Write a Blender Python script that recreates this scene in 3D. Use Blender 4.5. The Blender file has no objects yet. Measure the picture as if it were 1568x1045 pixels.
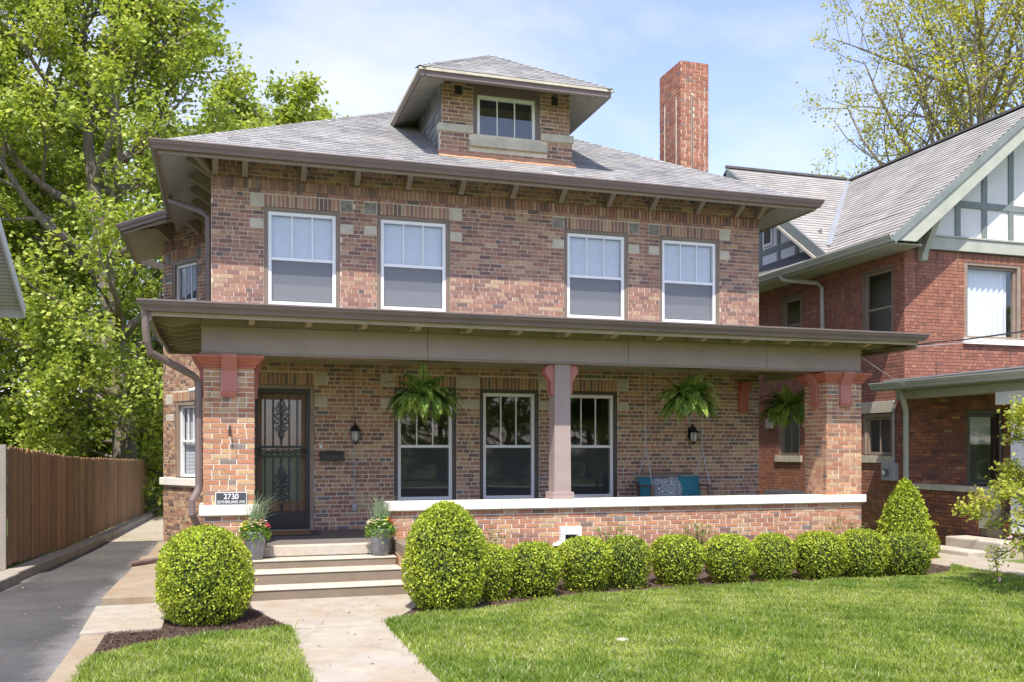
import bpy, math, random
import numpy as np
from mathutils import Vector, Matrix

random.seed(7)
RNG = np.random.default_rng(11)
R = math.radians
SC = bpy.context.scene
COL = SC.collection

# ------------------------------------------------------------------ camera
CAM = Vector((0.14, -15.25, 1.82))
YAW = 17.209
cam_d = bpy.data.cameras.new("camera")
cam = bpy.data.objects.new("camera", cam_d)
COL.objects.link(cam)
cam.location = CAM
cam.rotation_euler = (R(90), 0, R(-YAW))
cam_d.sensor_fit = 'HORIZONTAL'
cam_d.sensor_width = 36.0
cam_d.lens = 36.0 * 1440.0 / 1568.0
cam_d.shift_y = (690.0 - 522.5) / 1568.0
cam_d.clip_end = 3000
SC.camera = cam

# ------------------------------------------------------------------ world and sun
SUN_DIR = Vector((-0.41, -1.0, 1.97)).normalized()
SUN_EL = math.asin(SUN_DIR.z)
world = bpy.data.worlds.new("World")
SC.world = world
world.use_nodes = True
wn, wl = world.node_tree.nodes, world.node_tree.links
wn.clear()
w_out = wn.new("ShaderNodeOutputWorld")
w_bg = wn.new("ShaderNodeBackground")
w_sky = wn.new("ShaderNodeTexSky")
w_sky.sky_type = 'NISHITA'
w_sky.sun_disc = False
w_sky.sun_elevation = SUN_EL
w_sky.sun_rotation = math.atan2(SUN_DIR.x, SUN_DIR.y)
w_sky.air_density = 1.0
w_sky.dust_density = 0.6
w_sky.ozone_density = 2.2
w_tc = wn.new("ShaderNodeTexCoord")
w_map = wn.new("ShaderNodeMapping")
w_map.inputs['Scale'].default_value = (1.0, 1.0, 2.6)
w_map.inputs['Location'].default_value = (0.35, 0.9, 0.15)
w_n = wn.new("ShaderNodeTexNoise")
w_n.inputs['Scale'].default_value = 2.3
w_n.inputs['Detail'].default_value = 7.0
w_n.inputs['Roughness'].default_value = 0.55
w_n.inputs['Distortion'].default_value = 0.25
w_r = wn.new("ShaderNodeValToRGB")
w_r.color_ramp.elements[0].position = 0.47
w_r.color_ramp.elements[0].color = (0.04, 0.04, 0.04, 1)
w_r.color_ramp.elements[1].position = 0.72
w_r.color_ramp.elements[1].color = (0.85, 0.85, 0.85, 1)
w_n2 = wn.new("ShaderNodeTexNoise")
w_n2.inputs['Scale'].default_value = 4.0
w_n2.inputs['Detail'].default_value = 4.0
w_c = wn.new("ShaderNodeMix"); w_c.data_type = 'RGBA'
w_c.inputs['A'].default_value = (2.5, 2.62, 2.9, 1)
w_c.inputs['B'].default_value = (3.3, 3.36, 3.5, 1)
w_m = wn.new("ShaderNodeMix"); w_m.data_type = 'RGBA'
wl.new(w_tc.outputs['Generated'], w_map.inputs['Vector'])
wl.new(w_map.outputs['Vector'], w_n.inputs['Vector'])
wl.new(w_map.outputs['Vector'], w_n2.inputs['Vector'])
wl.new(w_n.outputs['Fac'], w_r.inputs['Fac'])
wl.new(w_n2.outputs['Fac'], w_c.inputs['Factor'])
wl.new(w_r.outputs['Color'], w_m.inputs['Factor'])
w_t = wn.new("ShaderNodeMix"); w_t.data_type = 'RGBA'; w_t.blend_type = 'MULTIPLY'; w_t.inputs['Factor'].default_value = 1.0
w_t.inputs['B'].default_value = (1.10, 0.93, 1.0, 1)
wl.new(w_sky.outputs['Color'], w_t.inputs['A']); wl.new(w_t.outputs['Result'], w_m.inputs['A'])
wl.new(w_c.outputs['Result'], w_m.inputs['B'])
wl.new(w_m.outputs['Result'], w_bg.inputs['Color'])
w_bg.inputs['Strength'].default_value = 0.145
wl.new(w_bg.outputs['Background'], w_out.inputs['Surface'])

sun_d = bpy.data.lights.new("sun", 'SUN')
sun_d.energy = 3.1
sun_d.angle = R(0.53)
sun_d.color = (1.0, 0.95, 0.86)
sun = bpy.data.objects.new("sun", sun_d)
COL.objects.link(sun)
sun.rotation_euler = SUN_DIR.to_track_quat('Z', 'Y').to_euler()
sun.location = SUN_DIR * 60

SC.view_settings.view_transform = 'Standard'
SC.view_settings.look = 'None'
SC.view_settings.exposure = 1.25
SC.view_settings.gamma = 1.0
SC.view_settings.use_curve_mapping = False
SC.render.engine = 'CYCLES'
SC.cycles.use_denoising = True
SC.cycles.max_bounces = 7
SC.cycles.diffuse_bounces = 4
SC.cycles.glossy_bounces = 3
SC.cycles.transmission_bounces = 4
SC.cycles.transparent_max_bounces = 10
SC.cycles.caustics_reflective = False
SC.cycles.caustics_refractive = False

# ------------------------------------------------------------------ materials
def mat_new(name):
    m = bpy.data.materials.new(name)
    m.use_nodes = True
    nt = m.node_tree
    return m, nt.nodes, nt.links, nt.nodes["Principled BSDF"]

def noise(n, l, scale, detail=4, rough=0.55, vec=None):
    t = n.new("ShaderNodeTexNoise")
    t.inputs['Scale'].default_value = scale
    t.inputs['Detail'].default_value = detail
    t.inputs['Roughness'].default_value = rough
    if vec is not None:
        l.new(vec, t.inputs['Vector'])
    return t

def world_pos(n, l, scale=(1, 1, 1)):
    g = n.new("ShaderNodeNewGeometry")
    mp = n.new("ShaderNodeMapping")
    mp.inputs['Scale'].default_value = scale
    l.new(g.outputs['Position'], mp.inputs['Vector'])
    return mp.outputs['Vector']

def ramp(n, l, src, p0, c0, p1, c1):
    r = n.new("ShaderNodeValToRGB")
    e = r.color_ramp.elements
    e[0].position, e[1].position = p0, p1
    e[0].color = (c0 if isinstance(c0, tuple) else (c0, c0, c0)) + (1,)
    e[1].color = (c1 if isinstance(c1, tuple) else (c1, c1, c1)) + (1,)
    l.new(src, r.inputs['Fac'])
    return r.outputs['Color']

def mixc(n, l, fac, a, b, mode='MIX'):
    m = n.new("ShaderNodeMix"); m.data_type = 'RGBA'; m.blend_type = mode
    for key, v in (('Factor', fac), ('A', a), ('B', b)):
        s = m.inputs[key]
        if isinstance(v, (int, float)):
            s.default_value = v if key == 'Factor' else (v, v, v, 1)
        elif isinstance(v, tuple):
            s.default_value = v + (1,)
        else:
            l.new(v, s)
    return m.outputs['Result']

def bump(n, l, b, h, strength=0.3, dist=0.01):
    bp = n.new("ShaderNodeBump")
    bp.inputs['Strength'].default_value = strength
    bp.inputs['Distance'].default_value = dist
    l.new(h, bp.inputs['Height'])
    l.new(bp.outputs['Normal'], b.inputs['Normal'])

def paint(name, col, rough=0.5, var=0.12, scale=6.0, dirt=0.0, bmp=0.08, fine=60):
    m, n, l, b = mat_new(name)
    v = world_pos(n, l)
    t = noise(n, l, scale, 6, 0.6, v)
    lo = tuple(c * (1 - var) for c in col); hi = tuple(min(1, c * (1 + var)) for c in col)
    c = ramp(n, l, t.outputs['Fac'], 0.3, lo, 0.7, hi)
    if dirt:
        d = noise(n, l, 2.2, 8, 0.7, v)
        k = ramp(n, l, d.outputs['Fac'], 0.48, 0.0, 0.72, dirt)
        c = mixc(n, l, k, c, tuple(x * 0.45 for x in col))
    l.new(c, b.inputs['Base Color'])
    b.inputs['Roughness'].default_value = rough
    f = noise(n, l, fine, 3, 0.6, v)
    bump(n, l, b, f.outputs['Fac'], bmp, 0.004)
    return m

def tinted(name, src, rough=0.85, kind='brick'):
    """surface whose colour comes from each piece (object colour or vertex colour)"""
    m, n, l, b = mat_new(name)
    if src == 'obj':
        o = n.new("ShaderNodeObjectInfo"); base = o.outputs['Color']
    else:
        a = n.new("ShaderNodeVertexColor"); a.layer_name = "Col"; base = a.outputs['Color']
    v = world_pos(n, l)
    if kind == 'brick':
        vs = world_pos(n, l, (13, 13, 1.4))
        band = noise(n, l, 1.0, 2, 0.5, vs)
        k = ramp(n, l, band.outputs['Fac'], 0.56, 0.0, 0.74, 0.5)
        base = mixc(n, l, k, base, (0.10, 0.062, 0.055))
        f = noise(n, l, 45, 5, 0.65, v)
        k2 = ramp(n, l, f.outputs['Fac'], 0.25, 0.72, 0.75, 1.25)
        base = mixc(n, l, 1.0, base, k2, 'MULTIPLY')
        e = noise(n, l, 2.1, 9, 0.75, v)
        k3 = ramp(n, l, e.outputs['Fac'], 0.62, 0.0, 0.78, 0.5)
        base = mixc(n, l, k3, base, (0.62, 0.56, 0.48))
        bump(n, l, b, f.outputs['Fac'], 0.5, 0.006)
    else:
        f = noise(n, l, 140, 4, 0.7, v)
        k2 = ramp(n, l, f.outputs['Fac'], 0.25, 0.6, 0.75, 1.4)
        base = mixc(n, l, 1.0, base, k2, 'MULTIPLY')
        e = noise(n, l, 1.2, 6, 0.6, v)
        k3 = ramp(n, l, e.outputs['Fac'], 0.3, 0.82, 0.7, 1.12)
        base = mixc(n, l, 1.0, base, k3, 'MULTIPLY')
        bump(n, l, b, f.outputs['Fac'], 0.45, 0.004)
    l.new(base, b.inputs['Base Color'])
    b.inputs['Roughness'].default_value = rough
    b.inputs['Specular IOR Level'].default_value = 0.25
    return m

def leaf_mat(name, trans=0.4, rough=0.45, gain=1.0):
    m, n, l, b = mat_new(name)
    a = n.new("ShaderNodeVertexColor"); a.layer_name = "Col"
    b.inputs['Roughness'].default_value = rough
    b.inputs['Specular IOR Level'].default_value = 0.35
    l.new(a.outputs['Color'], b.inputs['Base Color'])
    t = n.new("ShaderNodeBsdfTranslucent")
    c = mixc(n, l, 1.0, a.outputs['Color'], (1.15 * gain, 1.15 * gain, 0.65 * gain), 'MULTIPLY')
    l.new(c, t.inputs['Color'])
    mx = n.new("ShaderNodeMixShader"); mx.inputs[0].default_value = trans
    l.new(b.outputs[0], mx.inputs[1]); l.new(t.outputs[0], mx.inputs[2])
    l.new(mx.outputs[0], n["Material Output"].inputs['Surface'])
    return m

def glass_mat(name, tint=(0.9, 0.93, 0.95), ior=1.58):
    m, n, l, b = mat_new(name)
    n.remove(b)
    tr = n.new("ShaderNodeBsdfTransparent"); tr.inputs[0].default_value = tint + (1,)
    gl = n.new("ShaderNodeBsdfGlossy"); gl.inputs['Roughness'].default_value = 0.015
    gl.inputs['Color'].default_value = (1, 1, 1, 1)
    w = noise(n, l, 1.3, 2, 0.5, world_pos(n, l))
    bp = n.new("ShaderNodeBump"); bp.inputs['Strength'].default_value = 0.12; bp.inputs['Distance'].default_value = 0.02
    l.new(w.outputs['Fac'], bp.inputs['Height']); l.new(bp.outputs['Normal'], gl.inputs['Normal'])
    g = n.new("ShaderNodeNewGeometry"); dt = n.new("ShaderNodeVectorMath"); dt.operation = 'DOT_PRODUCT'
    l.new(g.outputs['Incoming'], dt.inputs[0]); l.new(g.outputs['Normal'], dt.inputs[1])
    f0 = 2 * ((ior - 1) / (ior + 1)) ** 2        # two surfaces of the pane
    def mth(op, a, b_=None):
        q = n.new("ShaderNodeMath"); q.operation = op
        for s_, v_ in ((0, a), (1, b_)):
            if v_ is None: continue
            if isinstance(v_, (int, float)): q.inputs[s_].default_value = v_
            else: l.new(v_, q.inputs[s_])
        return q.outputs[0]
    sch = mth('POWER', mth('SUBTRACT', 1.0, mth('ABSOLUTE', dt.outputs['Value'])), 5.0)
    fac = mth('ADD', f0, mth('MULTIPLY', sch, 1 - f0))
    mx = n.new("ShaderNodeMixShader")
    l.new(fac, mx.inputs[0]); l.new(tr.outputs[0], mx.inputs[1]); l.new(gl.outputs[0], mx.inputs[2])
    l.new(mx.outputs[0], n["Material Output"].inputs['Surface'])
    return m

def screen_mat(name, col, opacity):
    m, n, l, b = mat_new(name)
    b.inputs['Base Color'].default_value = col + (1,)
    b.inputs['Roughness'].default_value = 0.6
    tr = n.new("ShaderNodeBsdfTransparent")
    mx = n.new("ShaderNodeMixShader"); mx.inputs[0].default_value = opacity
    l.new(tr.outputs[0], mx.inputs[1]); l.new(b.outputs[0], mx.inputs[2])
    l.new(mx.outputs[0], n["Material Output"].inputs['Surface'])
    return m

def concrete(name, col, stain=(0.30, 0.22, 0.13), amt=0.55, crack=0.0):
    m, n, l, b = mat_new(name)
    v = world_pos(n, l)
    t = noise(n, l, 3.0, 9, 0.7, v)
    c = ramp(n, l, t.outputs['Fac'], 0.25, tuple(x * 0.78 for x in col), 0.72, tuple(min(1, x * 1.12) for x in col))
    s = noise(n, l, 1.1, 8, 0.72, v)
    k = ramp(n, l, s.outputs['Fac'], 0.47, 0.0, 0.70, amt)
    c = mixc(n, l, k, c, stain)
    wob = noise(n, l, 3.5, 5, 0.7, v)
    vv = n.new("ShaderNodeVectorMath"); vv.operation = 'MULTIPLY_ADD'; vv.inputs[1].default_value = (0.5, 0.5, 0.5)
    l.new(wob.outputs['Color'], vv.inputs[0]); l.new(v, vv.inputs[2])
    vo = n.new("ShaderNodeTexVoronoi"); vo.feature = 'DISTANCE_TO_EDGE'; vo.inputs['Scale'].default_value = 0.62
    l.new(vv.outputs[0], vo.inputs['Vector'])
    ck = ramp(n, l, vo.outputs['Distance'], 0.0, crack, 0.006, 0.0)
    c = mixc(n, l, ck, c, tuple(x * 0.22 for x in col))
    sp = noise(n, l, 26, 3, 0.6, v)
    k5 = ramp(n, l, sp.outputs['Fac'], 0.64, 0.0, 0.72, 0.4)
    c = mixc(n, l, k5, c, tuple(x * 0.5 for x in col))
    f = noise(n, l, 120, 4, 0.7, v)
    k2 = ramp(n, l, f.outputs['Fac'], 0.3, 0.86, 0.7, 1.1)
    c = mixc(n, l, 1.0, c, k2, 'MULTIPLY')
    l.new(c, b.inputs['Base Color'])
    b.inputs['Roughness'].default_value = 0.9
    bump(n, l, b, f.outputs['Fac'], 0.35, 0.006)
    return m

def bark_mat(name, col):
    m, n, l, b = mat_new(name)
    v = world_pos(n, l, (6, 6, 1.2))
    t = noise(n, l, 2.0, 7, 0.7, v)
    c = ramp(n, l, t.outputs['Fac'], 0.3, tuple(x * 0.45 for x in col), 0.7, tuple(x * 1.3 for x in col))
    l.new(c, b.inputs['Base Color']); b.inputs['Roughness'].default_value = 0.95
    bump(n, l, b, t.outputs['Fac'], 0.7, 0.03)
    return m

M = {}
M['brick'] = tinted('brick_face', 'obj')
M['brickm'] = tinted('brick_courses', 'vc')
M['shingle'] = tinted('shingle_face', 'obj', 0.95, 'shingle')
M['shinglem'] = tinted('shingle_courses', 'vc', 0.95, 'shingle')
M['wood_vc'] = tinted('weathered_board', 'obj', 0.85, 'shingle')
M['mortar'] = paint('mortar', (0.66, 0.58, 0.47), 0.95, 0.15, 3.0, 0.25, 0.5, 90)
M['mortar_white'] = paint('whitish_mortar', (0.80, 0.74, 0.63), 0.95, 0.1, 3.0, 0.15, 0.5, 90)
M['mortar_red'] = paint('dark_mortar', (0.115, 0.075, 0.06), 0.95, 0.25, 5.0, 0.2, 0.5, 90)
M['limestone'] = paint('limestone', (0.50, 0.45, 0.36), 0.85, 0.16, 7.0, 0.25, 0.3, 70)
M['limestone_grimy'] = paint('grimy_limestone', (0.22, 0.20, 0.17), 0.9, 0.5, 9.0, 0.5, 0.3, 70)
M['coping'] = paint('painted_coping', (0.78, 0.75, 0.66), 0.7, 0.06, 4.0, 0.12, 0.2, 50)
M['trim_brown'] = paint('brown_gutter_paint', (0.175, 0.125, 0.113), 0.42, 0.1, 3.0, 0.15, 0.05)
M['trim_tan'] = paint('tan_trim_paint', (0.27, 0.205, 0.155), 0.55, 0.12, 5.0, 0.25, 0.1)
M['taupe'] = paint('taupe_beam_paint', (0.345, 0.268, 0.238), 0.6, 0.07, 2.0, 0.2, 0.1)
M['soffit'] = paint('grey_soffit_paint', (0.33, 0.305, 0.28), 0.6, 0.1, 4.0, 0.15, 0.05)
M['soffit_tan'] = paint('tan_porch_soffit', (0.38, 0.31, 0.22), 0.65, 0.1, 4.0, 0.2, 0.1)
M['post'] = paint('mauve_post_paint', (0.36, 0.275, 0.25), 0.6, 0.07, 4.0, 0.12, 0.12)
M['red'] = paint('brick_red_paint', (0.43, 0.125, 0.08), 0.5, 0.1, 4.0, 0.15, 0.06)
M['rose'] = paint('rose_paint', (0.45, 0.16, 0.13), 0.5, 0.08, 4.0, 0.1, 0.06)
M['white'] = paint('white_vinyl', (0.78, 0.78, 0.77), 0.35, 0.03, 4.0, 0.05, 0.02)
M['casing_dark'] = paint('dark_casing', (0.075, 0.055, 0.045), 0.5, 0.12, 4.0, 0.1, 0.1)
M['casing'] = paint('brown_casing', (0.20, 0.145, 0.105), 0.5, 0.1, 4.0, 0.15, 0.1)
M['blind'] = paint('blind_slat', (0.72, 0.73, 0.74), 0.5, 0.03)
M['glass'] = glass_mat('window_glass')
M['glass_door'] = glass_mat('door_glass', (0.75, 0.78, 0.8), 1.5)
M['screen'] = screen_mat('insect_screen', (0.155, 0.158, 0.168), 0.62)
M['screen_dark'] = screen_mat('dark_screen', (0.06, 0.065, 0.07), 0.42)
M['iron'] = paint('black_iron', (0.012, 0.013, 0.016), 0.35, 0.2, 8.0, 0.0, 0.05)
M['door_wood'] = paint('stained_door_wood', (0.20, 0.10, 0.045), 0.4, 0.25, 9.0, 0.1, 0.1)
M['porch_floor'] = paint('porch_floor_paint', (0.17, 0.145, 0.13), 0.6, 0.12, 3.0, 0.2, 0.1)
M['roofing'] = paint('porch_roofing', (0.20, 0.20, 0.21), 0.8, 0.15, 2.0)
M['under'] = paint('roof_deck', (0.10, 0.095, 0.09), 0.9, 0.2)
M['interior'] = paint('room_plaster', (0.20, 0.18, 0.16), 0.9, 0.1)
M['copper'] = paint('copper_flashing', (0.50, 0.27, 0.16), 0.45, 0.25, 8.0, 0.2)
M['concrete'] = concrete('walk_concrete', (0.37, 0.325, 0.26), (0.29, 0.205, 0.115), 0.75, 0.5)
M['step_conc'] = concrete('step_concrete', (0.215, 0.17, 0.122), (0.20, 0.14, 0.085), 0.5)
M['step_top'] = concrete('step_tread', (0.48, 0.43, 0.355), (0.45, 0.34, 0.20), 0.45)
M['slab'] = concrete('side_slab', (0.31, 0.245, 0.165), (0.24, 0.15, 0.08), 0.8, 0.4)
M['kerb'] = concrete('kerb_concrete', (0.34, 0.30, 0.25), (0.18, 0.14, 0.10), 0.6)
M['galv'] = paint('grey_metal', (0.36, 0.37, 0.38), 0.4, 0.08)
M['sage'] = paint('sage_green_paint', (0.40, 0.405, 0.335), 0.5, 0.1, 4.0, 0.2, 0.08)
M['sage_dark'] = paint('green_timber_paint', (0.185, 0.21, 0.195), 0.55, 0.12, 4.0, 0.2, 0.08)
M['stucco'] = paint('white_stucco', (0.72, 0.71, 0.69), 0.9, 0.05, 3.0, 0.1, 0.6, 80)
M['curtain'] = paint('white_curtain', (0.80, 0.81, 0.82), 0.9, 0.05)
M['leaf'] = leaf_mat('tree_leaf', 0.42)
M['box_leaf'] = leaf_mat('boxwood_leaf', 0.3, 0.35)
M['grass'] = leaf_mat('grass_blade', 0.35, 0.5)
M['petal'] = leaf_mat('flower_petal', 0.3, 0.6)
M['fern'] = leaf_mat('fern_leaflet', 0.4, 0.5)
M['bark'] = bark_mat('grey_bark', (0.20, 0.165, 0.13))
M['bark_pale'] = bark_mat('pale_bark', (0.26, 0.215, 0.16))
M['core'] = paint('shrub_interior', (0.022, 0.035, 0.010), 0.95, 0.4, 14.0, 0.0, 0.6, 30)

# ------------------------------------------------------------------ mesh helpers
Z3 = Vector((0, 0, 1))
def V(*a):
    return Vector(a)

class MB:
    def __init__(s):
        s.v, s.f, s.c = [], [], []
    def poly(s, pts, col=None):
        i = len(s.v)
        s.v.extend([tuple(p) for p in pts]); s.f.append(tuple(range(i, i + len(pts)))); s.c.append(col)
    def hexa(s, p, col=None, skip=()):
        i = len(s.v)
        s.v.extend([tuple(q) for q in p])
        for k, fc in enumerate(((0, 3, 2, 1), (4, 5, 6, 7), (0, 1, 5, 4), (1, 2, 6, 5), (2, 3, 7, 6), (3, 0, 4, 7))):
            if k in skip: continue
            s.f.append(tuple(i + j for j in fc)); s.c.append(col)
    def box(s, x0, x1, y0, y1, z0, z1, col=None):
        s.hexa([(x0, y0, z0), (x1, y0, z0), (x1, y1, z0), (x0, y1, z0), (x0, y0, z1), (x1, y0, z1), (x1, y1, z1), (x0, y1, z1)], col)
        return s
    def obox(s, P, u0, u1, z0, z1, d0, d1, col=None):
        """P(u, z, d): wall frame, d outwards; d0 < d1"""
        s.hexa([P(u0, z0, d1), P(u1, z0, d1), P(u1, z0, d0), P(u0, z0, d0), P(u0, z1, d1), P(u1, z1, d1), P(u1, z1, d0), P(u0, z1, d0)], col)
        return s
    def prism(s, pts, off, col=None):
        """closed polygon of 3-D points extruded by vector off"""
        off = Vector(off); n = len(pts); i = len(s.v)
        a = [Vector(p) for p in pts]
        s.v.extend([tuple(p) for p in a] + [tuple(p + off) for p in a])
        s.f.append(tuple(i + k for k in range(n))); s.c.append(col)
        s.f.append(tuple(i + n + k for k in reversed(range(n)))); s.c.append(col)
        for k in range(n):
            j = (k + 1) % n
            s.f.append((i + k, i + n + k, i + n + j, i + j)); s.c.append(col)
        return s
    def tube(s, path, rad, n=6, col=None, cap=True, flat=None):
        path = [Vector(p) for p in path]
        if not hasattr(rad, '__len__'): rad = [rad] * len(path)
        rings = []
        up = None
        for k, p in enumerate(path):
            t = (path[min(k + 1, len(path) - 1)] - path[max(k - 1, 0)])
            if t.length < 1e-9: t = Vector((0, 0, 1))
            t.normalize()
            if up is None:
                up = Vector((0, 0, 1)) if abs(t.z) < 0.9 else Vector((0, 1, 0))
            a = t.cross(up)
            if a.length < 1e-6: a = t.orthogonal()
            a.normalize(); b = a.cross(t).normalized()
            up = b
            i = len(s.v)
            for j in range(n):
                g = 2 * math.pi * (j + 0.5) / n
                q = p + (a * math.cos(g) + b * math.sin(g)) * rad[k]
                s.v.append(tuple(q))
            rings.append(i)
        for k in range(len(rings) - 1):
            for j in range(n):
                s.f.append((rings[k] + j, rings[k] + (j + 1) % n, rings[k + 1] + (j + 1) % n, rings[k + 1] + j)); s.c.append(col)
        if cap:
            s.f.append(tuple(rings[0] + j for j in reversed(range(n)))); s.c.append(col)
            s.f.append(tuple(rings[-1] + j for j in range(n))); s.c.append(col)
        return s
    def lathe(s, prof, c=(0, 0, 0), n=24, col=None, cap=True):
        i = len(s.v)
        for r, z in prof:
            for j in range(n):
                a = 2 * math.pi * j / n
                s.v.append((c[0] + r * math.cos(a), c[1] + r * math.sin(a), c[2] + z))
        for k in range(len(prof) - 1):
            for j in range(n):
                s.f.append((i + k * n + j, i + k * n + (j + 1) % n, i + (k + 1) * n + (j + 1) % n, i + (k + 1) * n + j)); s.c.append(col)
        if cap:
            s.f.append(tuple(i + j for j in reversed(range(n)))); s.c.append(col)
            s.f.append(tuple(i + (len(prof) - 1) * n + j for j in range(n))); s.c.append(col)
        return s
    def mesh(s, name, mat, smooth=False):
        me = bpy.data.meshes.new(name)
        me.from_pydata(s.v, [], s.f)
        if any(c is not None for c in s.c):
            ca = me.color_attributes.new("Col", 'FLOAT_COLOR', 'CORNER')
            buf = []
            for f, c in zip(s.f, s.c):
                c = c or (0.5, 0.5, 0.5)
                buf.extend((c[0], c[1], c[2], 1.0) * len(f))
            ca.data.foreach_set('color', buf)
        if smooth:
            me.shade_smooth() if hasattr(me, 'shade_smooth') else None
        me.materials.append(M[mat] if isinstance(mat, str) else mat)
        me.update()
        return me
    def build(s, name, mat, parent=None, smooth=False, bevel=0.0, kind=None, label=None):
        o = bpy.data.objects.new(name, s.mesh(name, mat, smooth))
        link(o, parent)
        if bevel:
            b = o.modifiers.new('bevel', 'BEVEL'); b.width = bevel; b.segments = 2; b.limit_method = 'ANGLE'
        if kind: o['kind'] = kind
        if label: o['label'] = label
        return o

def link(o, parent=None):
    COL.objects.link(o)
    if parent is not None:
        o.parent = parent
        if parent.type == 'EMPTY' and 'base' in parent:
            o.matrix_parent_inverse = Matrix.Translation(-Vector(parent['base'][:]))
    return o

def thing(name, loc, label, cat, group=None):
    e = bpy.data.objects.new(name, None)
    e.empty_display_size = 0.2
    e.location = loc
    e['base'] = tuple(float(x) for x in loc)
    COL.objects.link(e)
    return tag(e, label, cat, group)

def tag(o, label, cat, group=None):
    o['label'] = label; o['category'] = cat
    if group: o['group'] = group
    return o

def struct(o, kind='structure'):
    o['kind'] = kind
    return o

def np_mesh(name, verts, faces, cols, mat, smooth=False):
    """verts (N,3), faces (F,k) same k, cols per vertex (N,3)"""
    me = bpy.data.meshes.new(name)
    verts = np.asarray(verts, dtype=np.float32); faces = np.asarray(faces, dtype=np.int32)
    F, k = faces.shape
    me.vertices.add(len(verts)); me.vertices.foreach_set('co', verts.ravel())
    me.loops.add(F * k); me.loops.foreach_set('vertex_index', faces.ravel())
    me.polygons.add(F); me.polygons.foreach_set('loop_start', np.arange(0, F * k, k, dtype=np.int32))
    if cols is not None:
        ca = me.color_attributes.new("Col", 'FLOAT_COLOR', 'POINT')
        c4 = np.ones((len(verts), 4), dtype=np.float32); c4[:, :3] = cols
        ca.data.foreach_set('color', c4.ravel())
    me.update(calc_edges=True)
    if not smooth:
        pass
    me.materials.append(M[mat])
    return me

def unit(a):
    return a / np.maximum(np.linalg.norm(a, axis=1, keepdims=True), 1e-9)

def leaves_mesh(name, pos, axis, nrm, length, width, cols, mat, fold=0.25):
    """diamond leaves with a fold: base, left, tip, right -> two triangles as one bent quad pair"""
    N = len(pos)
    axis = unit(axis); side = unit(np.cross(axis, nrm)); nn = np.cross(side, axis)
    L = np.asarray(length).reshape(-1, 1); W = np.asarray(width).reshape(-1, 1)
    base = pos
    tip = pos + axis * L
    mid = pos + axis * L * 0.5
    lf = mid + side * W * 0.5 + nn * W * fold
    rt = mid - side * W * 0.5 + nn * W * fold
    v = np.stack([base, rt, tip, lf], 1).reshape(-1, 3)
    i = np.arange(N) * 4
    f = np.concatenate([np.stack([i, i + 1, i + 2], 1), np.stack([i, i + 2, i + 3], 1)])
    return np_mesh(name, v, f, np.repeat(cols, 4, 0), mat)

def frame_of(O, U):
    O, U = Vector(O), Vector(U).normalized()
    N = U.cross(Z3)
    def P(u, z, d=0.0):
        return O + U * u + Z3 * z + N * d
    P.O, P.U, P.N = O, U, N
    return P

def proj_area(c, N, w, h):
    d = c - CAM
    L = d.length
    return w * h * max(0.0, -d.dot(N) / L) / (L * L)

# ------------------------------------------------------------------ brick work
PAL_PORCH = [((0.46, 0.20, 0.115), 5), ((0.50, 0.255, 0.15), 4), ((0.40, 0.155, 0.095), 4), ((0.52, 0.32, 0.185), 2.2), ((0.30, 0.14, 0.095), 1.6), ((0.16, 0.10, 0.09), 0.6), ((0.20, 0.165, 0.16), 0.35)]
PAL_GROUND = [((0.27, 0.125, 0.085), 4), ((0.34, 0.17, 0.105), 4), ((0.20, 0.095, 0.075), 4), ((0.36, 0.22, 0.135), 3), ((0.13, 0.08, 0.075), 2.4), ((0.12, 0.105, 0.11), 0.7)]
PAL_UPPER = [((0.31, 0.145, 0.105), 5), ((0.25, 0.115, 0.09), 5), ((0.35, 0.175, 0.12), 3), ((0.18, 0.09, 0.08), 3), ((0.39, 0.235, 0.155), 1.6), ((0.115, 0.075, 0.075), 1.3)]
PAL_CHIM = [((0.37, 0.15, 0.095), 5), ((0.42, 0.19, 0.115), 3), ((0.30, 0.115, 0.08), 4), ((0.42, 0.25, 0.15), .8), ((0.22, 0.15, 0.14), 0.7)]
PAL_BAY = [((0.36, 0.165, 0.10), 4), ((0.44, 0.235, 0.14), 4), ((0.22, 0.11, 0.08), 3), ((0.48, 0.31, 0.185), 2), ((0.12, 0.08, 0.075), 2)]
PAL_NEIGH = [((0.32, 0.138, 0.092), 6), ((0.29, 0.122, 0.083), 5), ((0.35, 0.158, 0.105), 4), ((0.25, 0.108, 0.077), 3), ((0.40, 0.19, 0.12), .7), ((0.19, 0.09, 0.07), 0.4)]
PAL_NPORCH = [((0.30, 0.115, 0.07), 5), ((0.24, 0.095, 0.065), 5), ((0.40, 0.15, 0.08), 2), ((0.16, 0.075, 0.06), 3), ((0.45, 0.26, 0.13), 0.5)]

def mean_of(pal):
    t = sum(w for _, w in pal); return tuple(sum(c[k] * w for c, w in pal) / t for k in range(3))
def pick(pal):
    mc = mean_of(pal); cp = 0.20          # pull every brick towards the wall's mean tone
    r = random.random() * sum(w for _, w in pal)
    for c, w in pal:
        r -= w
        if r <= 0: break
    c = tuple(x + (m_ - x) * cp for x, m_ in zip(c, mc))
    g = random.uniform(0.91, 1.09) * (1.45 if pal is PAL_GROUND else 1.2 if pal is PAL_UPPER else 1.0); h = random.uniform(0.96, 1.04)
    tw = {id(PAL_UPPER): (.92, 1.06, 1.04), id(PAL_GROUND): (.94, 1.08, 1.02), id(PAL_PORCH): (1.0, 1.13, 1.10), id(PAL_BAY): (1.0, 1.1, 1.08)}.get(id(pal), (1, 1, 1))
    return (c[0] * g * h * tw[0], c[1] * g * tw[1], c[2] * g / h * tw[2])

CH, BL, JT = 0.0677, 0.209, 0.0135

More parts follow.
